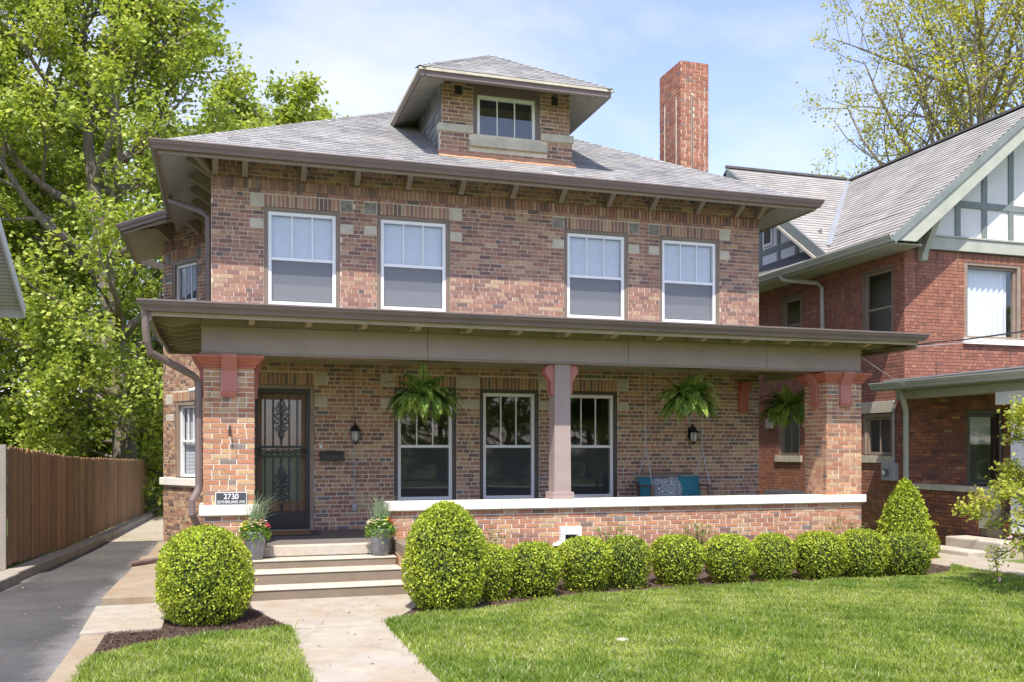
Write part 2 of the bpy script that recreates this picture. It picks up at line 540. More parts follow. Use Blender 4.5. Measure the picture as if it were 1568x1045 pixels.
class Brickwork:
    """collects bricks of one house; the largest in view become parts, the rest one mesh"""
    def __init__(s):
        s.rec = []          # (area, centre, U, N, w, h, col, parent)
    def one(s, P, u0, u1, z0, z1, col, parent, proud=0.0, vis=1.0):
        c = P((u0 + u1) / 2, (z0 + z1) / 2, proud)
        s.rec.append((proj_area(c, P.N, u1 - u0, z1 - z0) * vis, c, P.U, P.N, u1 - u0, z1 - z0, col, parent))
    def wall(s, P, W, z0, z1, holes, pal, parent, jt=JT, phase=0.0, hdr=6, split=0.12, clip=None, vis=None, proud=0.0, bl=BL, ch=CH):
        rows = max(1, round((z1 - z0) / ch)); ch = (z1 - z0) / rows
        for i in range(rows):
            za = z0 + i * ch; zb = za + ch - jt
            free = [(0.0, W)]
            if clip:
                a, b = clip(za + ch / 2); free = [(a, b)] if b - a > 0.05 else []
            for (a, b, c, d) in holes:
                ov = min(zb, d) - max(za, c)
                if ov > 0.4 * ch:
                    nf = []
                    for (p, q) in free:
                        if b <= p or a >= q: nf.append((p, q)); continue
                        if a > p: nf.append((p, a))
                        if b < q: nf.append((b, q))
                    free = nf
            header = hdr and (i % hdr == hdr - 2)
            L = bl / 2 if header else bl
            off = phase + (bl / 4 if header else (i % 2) * bl / 2) + random.uniform(-0.02, 0.02)
            for (p, q) in free:
                x = p
                k = math.floor((p - off) / L) + 1
                while x < q - 1e-4:
                    nx = min(off + k * L, q); k += 1
                    if q - nx < 0.035: nx = q
                    if nx - x > 0.03:
                        segs = [(x, nx)]
                        if not header and nx - x > 0.18 and random.random() < split:
                            m = x + (nx - x) / 2; segs = [(x, m), (m, nx)]
                        for (a, b) in segs:
                            zz = zb - (0 if zb < z1 else zb - z1)
                            s.one(P, a + jt / 2, b - jt / 2 + random.uniform(-.002, .002), za + random.uniform(-.0015, .0015), zz, pick(pal), parent,
                                  proud + random.uniform(-0.0015, 0.0025), vis(0.5 * (a + b), za) if vis else 1.0)
                    x = nx
    def soldiers(s, P, u0, u1, z0, z1, pal, parent, bw=0.0677, jt=JT, proud=0.0):
        n = max(1, round((u1 - u0) / bw)); w = (u1 - u0) / n
        for i in range(n):
            s.one(P, u0 + i * w + jt / 2, u0 + (i + 1) * w - jt / 2, z0, z1 - jt, pick(pal), parent, proud + random.uniform(-0.001, 0.003), 0.3)
    def finish(s, root, limit=300):
        s.rec.sort(key=lambda r: -r[0])
        big, rest = s.rec[:limit], s.rec[limit:]
        c = 0.07
        protos = []
        for k in range(4):
            b = MB(); e, d = 0.012, 0.003
            j = lambda: random.uniform(-0.006, 0.006)
            # unit brick: x -0.5..0.5, z -0.5..0.5, front at y=0 facing -y
            q = [(-0.5, -0.5), (0.5, -0.5), (0.5, 0.5), (-0.5, 0.5)]
            fr = [(x * (1 - 0.03) + j(), -0.0, z * (1 - 0.09) + j()) for x, z in q]
            sd = [(x, d, z) for x, z in q]
            bk = [(x, c, z) for x, z in q]
            i0 = len(b.v); b.v += fr + sd + bk
            b.f.append((0, 1, 2, 3)); b.c.append(None)
            for r0 in (0, 4):
                for a in range(4):
                    t = (a + 1) % 4
                    b.f.append((r0 + a, r0 + 4 + a, r0 + 4 + t, r0 + t)); b.c.append(None)
            protos.append(b.mesh('brick', 'brick'))
        for (ar, ctr, U, N, w, h, col, parent) in big:
            o = bpy.data.objects.new('brick', protos[random.randrange(4)])
            mt = Matrix((( U.x * w, -N.x, 0, ctr.x), (U.y * w, -N.y, 0, ctr.y), (0, 0, h, ctr.z), (0, 0, 0, 1)))
            link(o, parent)
            o.matrix_basis = mt
            o.color = (col[0], col[1], col[2], 1)
        b = MB()
        for (ar, ctr, U, N, w, h, col, parent) in rest:
            a = U * (w / 2); z = Z3 * (h / 2); dpt = N * -0.03
            p = [ctr - a - z, ctr + a - z, ctr + a + z, ctr - a + z]
            pb = [x + dpt for x in p]
            i = len(b.v); b.v.extend([tuple(x) for x in p + pb])
            b.f.append((i, i + 1, i + 2, i + 3)); b.c.append(col)
            for k in range(4):
                t = (k + 1) % 4
                b.f.append((i + k, i + 4 + k, i + 4 + t, i + t)); b.c.append(col)
        if rest:
            b.build('brickwork', 'brickm', root, kind='stuff')

def backing(P, W, z0, z1, holes, d=-0.005, mb=None, clip=None):
    """mortar sheet with openings"""
    mb = mb or MB()
    us = sorted({0.0, W, *[h[0] for h in holes], *[h[1] for h in holes]})
    zs = sorted({z0, z1, *[h[2] for h in holes], *[h[3] for h in holes]})
    us = [u for u in us if 0 <= u <= W]; zs = [z for z in zs if z0 <= z <= z1]
    for a, b in zip(us, us[1:]):
        for c, e in zip(zs, zs[1:]):
            m, n = (a + b) / 2, (c + e) / 2
            if any(h[0] < m < h[1] and h[2] < n < h[3] for h in holes): continue
            mb.poly([P(a, c, d), P(b, c, d), P(b, e, d), P(a, e, d)])
    return mb

# ------------------------------------------------------------------ shingles
class Shingles:
    def __init__(s):
        s.rec = []
    def slope(s, O, U, UPV, W, H, lim, pal, expo=0.14, tab=(0.16, 0.33), th=0.009):
        """O eave start, U along eave, UPV unit vector up the slope, lim(v)->(u0,u1)"""
        O, U, UPV = Vector(O), Vector(U).normalized(), Vector(UPV).normalized()
        N = U.cross(UPV).normalized()
        rows = int(H / expo)
        for i in range(rows):
            v0 = i * expo
            a, b = lim(v0 + expo * 0.5)
            x = a + random.uniform(-tab[1], 0)
            while x < b:
                nx = x + random.uniform(*tab)
                p, q = max(x, a), min(nx, b)
                if q - p > 0.03:
                    g = random.choice(pal); k = random.uniform(0.92, 1.08)
                    c = O + U * ((p + q) / 2) + UPV * (v0 + expo / 2)
                    s.rec.append((proj_area(c, N, q - p, expo), c, U, UPV, N, q - p - 0.004, expo, (g[0] * k, g[1] * k, g[2] * k), th + random.uniform(-.002, .003)))
                x = nx
    def finish(s, parent, limit, name='shingle'):
        s.rec.sort(key=lambda r: -r[0])
        u = MB()
        lo, up = 1.0, 0.0
        u.v += [(-.5, -.5, 1), (.5, -.5, 1), (.5, .56, .12), (-.5, .56, .12), (-.5, -.5, -.6), (.5, -.5, -.6)]
        u.f += [(0, 1, 2, 3), (4, 5, 1, 0), (4, 0, 3), (5, 2, 1)]; u.c += [None] * 4
        me = u.mesh(name, 'shingle')
        for (ar, c, U, UP, N, w, h, col, th) in s.rec[:limit]:
            o = bpy.data.objects.new(name, me); link(o, parent)
            A, B, D = U * w, UP * h, N * th
            o.matrix_basis = Matrix(((A.x, B.x, D.x, c.x), (A.y, B.y, D.y, c.y), (A.z, B.z, D.z, c.z), (0, 0, 0, 1)))
            o.color = col + (1,)
        if len(s.rec) > limit:
            b = MB()
            for (ar, c, U, UP, N, w, h, col, th) in s.rec[limit:]:
                A, B, D = U * w, UP * h, N * th
                p = [c + A * x + B * y + D * z for x, y, z in u.v]
                i = len(b.v); b.v.extend([tuple(q) for q in p])
                for f in u.f:
                    b.f.append(tuple(i + k for k in f)); b.c.append(col)
            b.build(name + '_courses', 'shinglem', parent, kind='stuff')

GREY = [(0.275, 0.27, 0.264), (0.25, 0.246, 0.243), (0.295, 0.288, 0.28), (0.215, 0.215, 0.218), (0.28, 0.268, 0.252)]
WARM = [(0.31, 0.297, 0.275), (0.29, 0.277, 0.258), (0.33, 0.316, 0.292), (0.305, 0.282, 0.26)]

def run_profile(mb, p0, p1, out, prof, m0=0.0, m1=0.0):
    """extrude (offset, dz) profile from p0 to p1; m = mitre (+1 lengthens outwards)"""
    p0, p1, out = Vector(p0), Vector(p1), Vector(out).normalized()
    d = (p1 - p0).normalized()
    a = [p0 + out * o + Z3 * z - d * (o * m0) for o, z in prof]
    b = [p1 + out * o + Z3 * z + d * (o * m1) for o, z in prof]
    n = len(prof); i = len(mb.v)
    mb.v.extend([tuple(q) for q in a + b])
    for k in range(n):
        j = (k + 1) % n
        mb.f.append((i + k, i + j, i + n + j, i + n + k)); mb.c.append(None)
    mb.f.append(tuple(i + k for k in reversed(range(n)))); mb.c.append(None)
    mb.f.append(tuple(i + n + k for k in range(n))); mb.c.append(None)

GUT = [(0, -0.012), (0, -0.13), (0.065, -0.13), (0.075, -0.09), (0.105, -0.05), (0.112, -0.015), (0.122, -0.015), (0.122, 0.004), (0.098, 0.004), (0.095, -0.03), (0.06, -0.06)]

# ------------------------------------------------------------------ windows
def window(house, P, u0, u1, z0, z1, cas=0.06, casing='casing', sash='double', muntins=2, blind=None, sill=None, screen=None,
           recess=0.05, white='white', bottom_cas=False, name='window', rail=None):
    """u0..u1, z0..z1 = outer size of the light frame; the casing surrounds it"""
    f = 0.055
    w = MB()
    d1 = -0.012
    w.obox(P, u0 - cas, u0, z0 - (cas if bottom_cas else 0), z1 + cas, -0.16, d1)
    w.obox(P, u1, u1 + cas, z0 - (cas if bottom_cas else 0), z1 + cas, -0.16, d1)
    w.obox(P, u0, u1, z1, z1 + cas, -0.16, d1 - 0.001)
    if bottom_cas: w.obox(P, u0, u1, z0 - cas, z0, -0.16, d1 - 0.001)
    W = w.build(name, casing, house, bevel=0.004)
    r = -recess
    fr = MB()
    fr.obox(P, u0, u0 + f, z0, z1, r - 0.07, r); fr.obox(P, u1 - f, u1, z0, z1, r - 0.07, r)
    fr.obox(P, u0 + f, u1 - f, z1 - f, z1, r - 0.07, r - 0.001); fr.obox(P, u0 + f, u1 - f, z0, z0 + f, r - 0.07, r - 0.001)
    zm = rail if rail is not None else (z0 + z1) / 2
    if sash == 'double':
        fr.obox(P, u0 + f, u1 - f, zm - 0.025, zm + 0.022, r - 0.055, r - 0.008)
    fr.build('frame', white, W, bevel=0.003)
    zt = zm + 0.022 if sash == 'double' else z0 + f
    n = muntins + 1
    for k in range(1, n):
        uu = u0 + f + (u1 - u0 - 2 * f) * k / n
        MB().obox(P, uu - 0.009, uu + 0.009, zt, z1 - f, r - 0.05, r - 0.02).build('muntin', white, W)
    def pane(a, b, c, e, d, mt='glass', nm='pane'):
        m = MB(); m.poly([P(a, c, d), P(b, c, d), P(b, e, d), P(a, e, d)]); return m.build(nm, mt, W)
    pane(u0 + f, u1 - f, zt, z1 - f, r - 0.035)
    if sash == 'double':
        pane(u0 + f, u1 - f, z0 + f, zm - 0.025, r - 0.05)
        if screen: pane(u0 + f, u1 - f, z0 + f, zm - 0.025, r - 0.02, screen, 'insect_screen')
    if blind:
        b = MB(); z = z1 - f - 0.02; zlo = blind
        while z > zlo:
            b.hexa([P(u0 + f, z - 0.017, r - 0.092), P(u1 - f, z - 0.017, r - 0.092), P(u1 - f, z + 0.015, r - 0.106), P(u0 + f, z + 0.015, r - 0.106),
                    P(u0 + f, z - 0.016, r - 0.091), P(u1 - f, z - 0.016, r - 0.091), P(u1 - f, z + 0.016, r - 0.105), P(u0 + f, z + 0.016, r - 0.105)])
            z -= 0.028
        b.build('blind', 'blind', W)
    if sill:
        MB().obox(P, u0 - sill[0], u1 + sill[0], z0 - sill[1], z0 - 0.002, -0.12, sill[2]).build('sill', sill[3], W, bevel=0.006)
    return W

# ================================================================== ground, drive, walks
def drive_z(y):
    if y < -4: return 0.0
    if y < 6: return -0.28 * (y + 4) / 10.0
    return -0.28 - 0.20 * min(1.0, (y - 6) / 14.0)

def ground_mat():
    m, n, l, b = mat_new('turf_soil')
    v = world_pos(n, l)
    t = noise(n, l, 0.8, 6, 0.6, v); f = noise(n, l, 40, 4, 0.7, v)
    c = ramp(n, l, t.outputs['Fac'], 0.3, (0.10, 0.16, 0.025), 0.7, (0.16, 0.21, 0.045))
    k = ramp(n, l, f.outputs['Fac'], 0.3, 0.6, 0.7, 1.3)
    c = mixc(n, l, 1.0, c, k, 'MULTIPLY')
    l.new(c, b.inputs['Base Color']); b.inputs['Roughness'].default_value = 0.95
    bump(n, l, b, f.outputs['Fac'], 0.8, 0.03)
    return m
M['turf'] = ground_mat()

def asphalt_mat():
    m, n, l, b = mat_new('drive_asphalt')
    g = n.new("ShaderNodeNewGeometry"); sx = n.new("ShaderNodeSeparateXYZ")
    l.new(g.outputs['Position'], sx.inputs[0])
    v = world_pos(n, l)
    wob = noise(n, l, 0.9, 7, 0.7, v)
    # paler, grainy margins: distance from the middle of the drive plus noise
    a = n.new("ShaderNodeMath"); a.operation = 'ADD'; a.inputs[1].default_value = 2.02
    l.new(sx.outputs['X'], a.inputs[0])
    ab = n.new("ShaderNodeMath"); ab.operation = 'ABSOLUTE'; l.new(a.outputs[0], ab.inputs[0])
    wm = n.new("ShaderNodeMath"); wm.operation = 'MULTIPLY_ADD'; wm.inputs[1].default_value = 0.9
    l.new(wob.outputs['Fac'], wm.inputs[0]); l.new(ab.outputs[0], wm.inputs[2])
    gr = noise(n, l, 85, 5, 0.75, v)
    wm2 = n.new("ShaderNodeMath"); wm2.operation = 'MULTIPLY_ADD'; wm2.inputs[1].default_value = 0.35
    l.new(gr.outputs['Fac'], wm2.inputs[0]); l.new(wm.outputs[0], wm2.inputs[2])
    hf = n.new("ShaderNodeMath"); hf.operation = 'MULTIPLY'; hf.inputs[1].default_value = 0.5; l.new(wm2.outputs[0], hf.inputs[0])
    k = ramp(n, l, hf.outputs[0], 0.60, 0.0, 0.80, 1.0)
    pt = noise(n, l, 0.55, 5, 0.65, v)
    dark = ramp(n, l, gr.outputs['Fac'], 0.3, (0.030, 0.028, 0.027), 0.75, (0.085, 0.08, 0.077))
    dark = mixc(n, l, 1.0, dark, ramp(n, l, pt.outputs['Fac'], 0.35, 0.75, 0.7, 1.6), 'MULTIPLY')
    pale = ramp(n, l, gr.outputs['Fac'], 0.3, (0.11, 0.105, 0.10), 0.7, (0.34, 0.32, 0.30))
    c = mixc(n, l, k, dark, pale)
    l.new(c, b.inputs['Base Color']); b.inputs['Roughness'].default_value = 0.85
    bump(n, l, b, gr.outputs['Fac'], 0.5, 0.01)
    return m
M['asphalt'] = asphalt_mat()
M['mulch'] = paint('bark_mulch', (0.075, 0.047, 0.034), 0.95, 0.45, 14.0, 0.3, 1.0, 45)

# one sheet to the horizon, dipping with the drive at the left of the house
xs = [-400, -60, -20, -8, -3.2, -1.0, 0.5, 5, 10, 14, 20, 40, 400]
ys = [-400, -60, -20, -10, -4, -2, 0, 2, 4, 6, 10, 14, 20, 30, 60, 150, 500]
gb = MB()
def gz(x, y):
    z = -0.03
    if y > -4: z += drive_z(y) * (1.0 if x < 0.5 else max(0.35, 1 - (x - 0.5) / 12.0) if y > 0 else max(0.0, 1 - (x - 0.5) / 2.0))
    return z
for i, x in enumerate(xs):
    for y in ys: gb.v.append((x, y, gz(x, y)))
ny = len(ys)
for i in range(len(xs) - 1):
    for j in range(ny - 1):
        gb.f.append((i * ny + j, (i + 1) * ny + j, (i + 1) * ny + j + 1, i * ny + j + 1)); gb.c.append(None)
struct(gb.build('lawn', 'turf'))

db = MB(); yy = [-14, -10, -8, -6, -4, -2, 0, 2, 4, 6, 8.4]
for a, b_ in zip(yy, yy[1:]):
    db.poly([(-2.95, a, drive_z(a) - 0.005), (-1.15, a, drive_z(a) - 0.005), (-1.12, b_, drive_z(b_) - 0.005), (-2.9, b_, drive_z(b_) - 0.005)])
struct(db.build('driveway', 'asphalt'))
db = MB(); yy = [8.4, 11, 14, 18, 24, 30]
for a, b_ in zip(yy, yy[1:]):
    db.poly([(-2.9 + .03 * (a - 8.4), a, drive_z(a) - 0.002), (1.5, a, drive_z(a) - 0.002), (1.5, b_, drive_z(b_) - 0.002), (-2.9 + .03 * (b_ - 8.4), b_, drive_z(b_) - 0.002)])
struct(db.build('concrete_drive', 'concrete'))
# kerb along the fence, in pieces
kr = bpy.data.objects.new('kerb', None); COL.objects.link(kr); struct(kr)
kr['base'] = (0.0, 0.0, 0.0)
y = -12.0
while y < 21:
    L = 2.4
    za, zb = drive_z(y), drive_z(y + L)
    ox = 0.035 * max(0, y + 1)
    jx = random.uniform(-.012, .012)
    k = MB()
    x0, x1 = -3.0 + ox + jx, -2.74 + ox + jx
    k.hexa([(x0, y, za - .1), (x1, y, za - .1), (x1 + .08, y + L - .012, zb - .1), (x0 + .08, y + L - .012, zb - .1),
            (x0, y, za + .15), (x1, y, za + .14), (x1 + .08, y + L - .012, zb + .14), (x0 + .08, y + L - .012, zb + .15)])
    k.build('kerb_stone', 'kerb', kr, bevel=0.02)
    y += L
# strip kerb and slabs on the house side of the drive
MB().box(-1.15, -0.93, -14, -5.32, -0.05, 0.03).build('edging_strip', 'slab', bevel=0.012)
struct(bpy.data.objects['edging_strip'])
sl = MB(); sl.hexa([(-1.17, -5.3, -.08), (-.42, -5.2, -.08), (-.42, -3.6, -.08), (-1.22, -3.62, -.08), (-1.17, -5.3, .045), (-.42, -5.2, .045), (-.42, -3.6, .045), (-1.22, -3.62, .045)])
struct(sl.build('pale_slab', 'concrete', bevel=0.015))
def slabpiece(y0, y1, x0, z):
    s_ = MB(); s_.hexa([(x0, y0, -.35), (-.1, y0, -.35), (-.1, y1, -.35), (x0 + .03, y1, -.35), (x0, y0, z), (-.1, y0, z), (-.1, y1, z - .02), (x0 + .03, y1, z - .02)])
    return struct(s_.build('side_slab', 'slab', bevel=0.012))
slabpiece(-3.6, -1.6, -1.16, 0.13)
slabpiece(-1.585, 1.2, -1.12, 0.105)
slabpiece(1.215, 4.4, -1.05, 0.04)

# front walk: slabs with joints, flared at the steps
wk = bpy.data.objects.new('front_walk', None); COL.objects.link(wk); struct(wk); wk['base'] = (0.0, 0.0, 0.0)
def slab(pts, name='slab', mat='concrete', z0=-0.1, z1=0.012, parent=wk):
    m = MB(); m.prism([(x, y, z0) for x, y in pts][::-1], (0, 0, z1 - z0)); return m.build(name, mat, parent, bevel=0.008)
slab([(0.82, -5.48), (1.83, -5.5), (1.95, -5.2), (2.38, -4.4), (2.4, -3.58), (0.46, -3.58), (0.49, -4.1)])
ya = -5.495
for yb in (-6.7, -7.9, -9.1, -10.3, -11.5, -12.7, -13.9):
    slab([(0.80, yb + .012), (1.785, yb + .012), (1.80, ya - .012), (0.81, ya - .010)], z1=0.010 + random.uniform(-.006, .004)); ya = yb
nw = MB(); nw.prism([(x, y, -.1) for x, y in [(11.0, -14), (12.15, -14), (12.4, -1.2), (11.0, -1.2)]][::-1], (0, 0, .11))
struct(nw.build('side_walk', 'concrete', bevel=0.01))

# mulch beds
def bedmesh(pts, z=0.0):
    m = MB(); m.poly([(x, y, z) for x, y in pts]); return m
EDGE = [(1.86, -5.43), (2.2, -5.13), (2.8, -4.95), (3.34, -4.81), (3.95, -4.58), (4.54, -4.38), (5.57, -4.28), (7.45, -4.22), (9.6, -4.2), (10.4, -3.95), (10.95, -3.35)]
struct(bedmesh(EDGE + [(10.98, -1.0), (2.4, -2.3), (2.4, -4.4)], 0.004).build('front_bed', 'mulch'))
LEDGE = [(-0.93, -6.45), (-0.80, -6.15), (-0.38, -5.84), (0.2, -5.62), (0.66, -5.5), (0.83, -5.5)]
struct(bedmesh(LEDGE + [(0.8, -5.44), (0.48, -4.1), (0.45, -3.2), (-0.415, -3.2), (-0.415, -5.21), (-0.93, -5.28)], 0.012).build('side_bed', 'mulch'))
def chips(name, sampler, n, zb):
    pos = []
    while len(pos) < n:
        p = sampler()
        if p: pos.append((p[0], p[1], zb + random.uniform(0.002, 0.016)))
    pos = np.array(pos); ax = RNG.normal(size=(n, 3)); ax[:, 2] *= 0.35
    nr = RNG.normal(size=(n, 3)) * 0.5 + np.array([0, 0, 1])
    g = RNG.uniform(0.5, 1.7, (n, 1))
    col = np.array([[0.095, 0.058, 0.040]]) * g
    me = leaves_mesh(name, pos, ax, nr, RNG.uniform(.015, .05, n), RNG.uniform(.006, .014, n), col, 'petal', 0.1)
    o = bpy.data.objects.new(name, me); COL.objects.link(o); struct(o, 'stuff')
    return tag(o, 'dark brown shredded bark mulch around the ' + ('boxwood hedge' if 'hedge' in name else 'rounded shrub by the drive'), 'mulch')
def interp(pts, x):
    for (a, b), (c, d) in zip(pts, pts[1:]):
        if a <= x <= c: return b + (d - b) * (x - a) / (c - a)
    return pts[0][1] if x < pts[0][0] else pts[-1][1]
def s1():
    x = random.uniform(1.9, 10.9); e = interp(EDGE, x); y = e + abs(random.gauss(0, .45)); return (x, y) if y < -2.5 and x > 1.9 + (y + 5.43) * .53 and (x > 2.45 or y < -4.4) else None
def s2():
    x = random.uniform(-.92, .80); return (x, random.uniform(interp(LEDGE, x), -5.25 if x < -.42 else -4.2 if x < .45 else -5.5 + (.8 - x) * 3.9))
chips('hedge_mulch', s1, 9000, 0.004)
chips('shrub_mulch', s2, 7000, 0.012)

def litter(n):
    r = np.random.default_rng(4); x = r.uniform(-2.9, .4, n); y = -8 + 13 * r.uniform(0, 1, n)
    p = np.stack([x, y, np.array([drive_z(q) if a < -1.15 else (.05 if q < -3.6 else .135) for a, q in zip(x, y)]) + .006], 1)
    k = (x < -.45); p = p[k]; m_ = len(p)
    w = np.stack([r.uniform(.85, 2.3, 40), r.uniform(-8, -3.7, 40), np.full(40, .018)], 1); p = np.concatenate([p, w]); m_ = len(p)
    ax = r.normal(size=(m_, 3)); ax[:, 2] *= .2
    me = leaves_mesh('leaf_litter', p, ax, np.tile([0, 0, 1.0], (m_, 1)) + r.normal(0, .25, (m_, 3)), r.uniform(.012, .05, m_), r.uniform(.01, .03, m_), np.array([[.30, .20, .10]]) * r.uniform(.4, 1.5, (m_, 1)), 'petal', .2)
    o = bpy.data.objects.new('leaf_litter', me); COL.objects.link(o); struct(o, 'stuff'); tag(o, 'scattered dry leaf bits on the driveway and walk', 'leaves')
litter(300)

# ================================================================== the brick house
house = thing('brick_house', (4.8, 5, 0), 'two-storey brown brick house with hipped grey roof, central dormer and wide front porch', 'house')
BW = Brickwork()
SH = Shingles()
PF = frame_of((0, 0, 0), (1, 0, 0))                      # front wall, u = X
PB = frame_of((-1.0, 5.5, 0), (1.0, -1.55, 0))            # canted bay face, u from its left corner
LB = math.hypot(1.0, 1.55)
UPW = [(0.85, 1.91), (2.63, 3.72), (5.87, 6.95), (7.68, 8.76)]
GW = [(2.91, 3.83), (4.36, 5.28), (5.82, 6.74)]
UZ = (4.13, 5.60); GZ = (0.99, 2.78)
c_ = 0.065
holes = [(a - c_, b + c_, UZ[0] - 0.02, UZ[1] + c_) for a, b in UPW] + [(a - c_, b + c_, GZ[0] - 0.02, GZ[1] + c_) for a, b in GW] + [(0.56, 1.56, 0.54, 2.85)]
stones = []
for a, b in UPW:
    for s_ in (-1, 1):
        u = (a - c_ - 0.205) if s_ < 0 else (b + c_ + 0.005)
        stones.append((u, u + 0.2, 5.665, 5.85, True)); stones.append((u, u + 0.2, 5.33, 5.475, False))
gst = [(1.565, 1.765), (2.63, 2.84), (3.90, 4.29), (5.35, 5.75), (6.81, 7.01)]
for a, b in gst:
    stones.append((a, b, 2.87, 3.07, False)); stones.append((a, b, 2.53, 2.67, False))
bh = [(a, b, c, d) for a, b, c, d, g in stones]
sol_up = [(a - c_, b + c_, 5.665, 5.865) for a, b in UPW]
sol_g = [(a - c_, b + c_, 2.845, 3.055) for a, b in GW] + [(0.56, 1.56, 2.85, 3.055)]
band = (0.0, 9.64, 5.925, 6.09)

W0 = backing(PF, 9.64, 0.35, 6.62, holes)
for pts in ([(9.632, 0.008), (9.632, 12)], [(9.632, 12), (0.008, 12)], [(0.008, 12), (0.008, 8.9)], [(0.008, 8.9), (-.99, 7.4)], [(-.99, 7.4), (-.99, 5.5)], [(0.008, 3.95), (0.008, 0.008)]):
    (xa, ya_), (xb, yb_) = pts
    W0.poly([(xa, ya_, -.5), (xb, yb_, -.5), (xb, yb_, 6.62), (xa, ya_, 6.62)])
bay_u = lambda s_: LB - s_          # s measured from the inner corner
BWH = [(LB - 1.30, LB - 0.60, 1.275, 2.72), (LB - 1.42, LB - 0.62, 4.14, 5.60)]
bhole = [(a - .085, b + .085, c - .02, d + .085) for a, b, c, d in BWH]
backing(PB, LB, -.6, 6.62, bhole, mb=W0)
wall = W0.build('wall', 'mortar', house)
# rooms behind the glass: floors and inner face
rm = MB(); rm.box(0.3, 9.3, 0.35, 11.8, 3.45, 3.6); rm.box(0.3, 9.3, 0.2, 11.8, 0.3, 0.5)
rm.box(0.3, 9.3, 4.6, 4.7, 0.5, 3.45); rm.box(0.3, 9.3, 3.6, 3.7, 3.6, 6.3)
rm.build('room_partition', 'interior', house)

BW.wall(PF, 9.64, 0.54, 3.55, holes + bh + sol_g, PAL_GROUND, wall, phase=0.03, hdr=6, split=0.2, vis=lambda u, z: 0.6)
BW.wall(PF, 9.64, 3.55, 6.55, holes + bh + sol_up + [band], PAL_UPPER, wall, phase=0.11, hdr=7, split=0.12, vis=lambda u, z: 0.5, jt=0.010)
for h in sol_up: BW.soldiers(PF, *h, PAL_UPPER, wall)
for h in sol_g: BW.soldiers(PF, *h, PAL_GROUND, wall)
BW.soldiers(PF, 0.0, 9.64, 5.93, 6.09, PAL_UPPER, wall, bw=0.068, proud=0.022)
for a, b, c, d, g in stones:
    MB().obox(PF, a + .006, b - .006, c, d - .006, -0.05, 0.004 + random.uniform(0, .004)).build('stone_block', 'limestone_grimy' if (g and random.random() < .75) else 'limestone', wall, bevel=0.004)
# bay
bst = [(LB - 1.74, LB - 1.47, 2.745, 2.94), (LB - 1.74, LB - 1.44, 2.41, 2.535), (LB - .55, LB - .42, 2.41, 2.56),
       (LB - 1.76, LB - 1.53, 5.65, 5.87), (LB - 1.74, LB - 1.52, 5.29, 5.45), (LB - .61, LB - .42, 5.66, 5.89), (LB - .61, LB - .42, 5.30, 5.47)]
bsol = [(LB - 1.47, LB - 0.5, 2.81, 3.0), (LB - 1.52, LB - .61, 5.69, 5.89)]
bandB = (0, LB, 5.925, 6.09)
BW.wall(PB, LB, -0.55, 6.55, bhole + bst + bsol + [bandB, (-.1, LB - .4, 1.09, 1.27)], PAL_BAY, wall, split=0.35, hdr=3, vis=lambda u, z: 0.7)
for h in bsol: BW.soldiers(PB, *h, PAL_BAY, wall)
BW.soldiers(PB, 0, LB, 5.93, 6.09, PAL_UPPER, wall, proud=0.022)
for a, b, c, d in bst:
    MB().obox(PB, a + .004, b - .004, c, d, -0.05, 0.006).build('stone_block', 'limestone' if c < 5 else 'limestone_grimy', wall, bevel=0.004)
MB().obox(PB, -.05, LB - .42, 1.10, 1.25, -0.1, 0.06).build('stone_sill', 'coping', wall, bevel=0.008)
# windows
for a, b in UPW:
    window(house, PF, a, b, UZ[0], UZ[1], cas=c_, blind=UZ[0] + .1, screen='screen', rail=4.86, recess=0.035)
for a, b in GW:
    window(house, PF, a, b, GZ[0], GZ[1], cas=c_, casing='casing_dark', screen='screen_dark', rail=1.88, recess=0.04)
window(house, PB, BWH[0][0], BWH[0][1], BWH[0][2], BWH[0][3], cas=.08, casing='trim_tan', blind=1.3, rail=2.0, recess=0.07)
window(house, PB, BWH[1][0], BWH[1][1], BWH[1][2], BWH[1][3], cas=.08, casing='casing', rail=4.86, recess=0.06)

# ------------------------------------------------------------------ main roof
PITCH = 0.547
EX0, EX1, EY0, EY1, EZ = -0.72, 10.36, -0.685, 12.7, 6.325
hw = (EX1 - EX0) / 2; XC = (EX0 + EX1) / 2; ZR = EZ + hw * PITCH
rf = MB()
A_, B_, C_, D_ = (EX0, EY0, EZ), (EX1, EY0, EZ), (EX1, EY1, EZ), (EX0, EY1, EZ)
R1, R2 = (XC, EY0 + hw, ZR), (XC, EY1 - hw, ZR)
dn = 0.012
for p in ([A_, B_, R1], [B_, C_, R2, R1], [C_, D_, R2], [D_, A_, R1, R2]):
    rf.poly([(x, y, z - dn) for x, y, z in p])
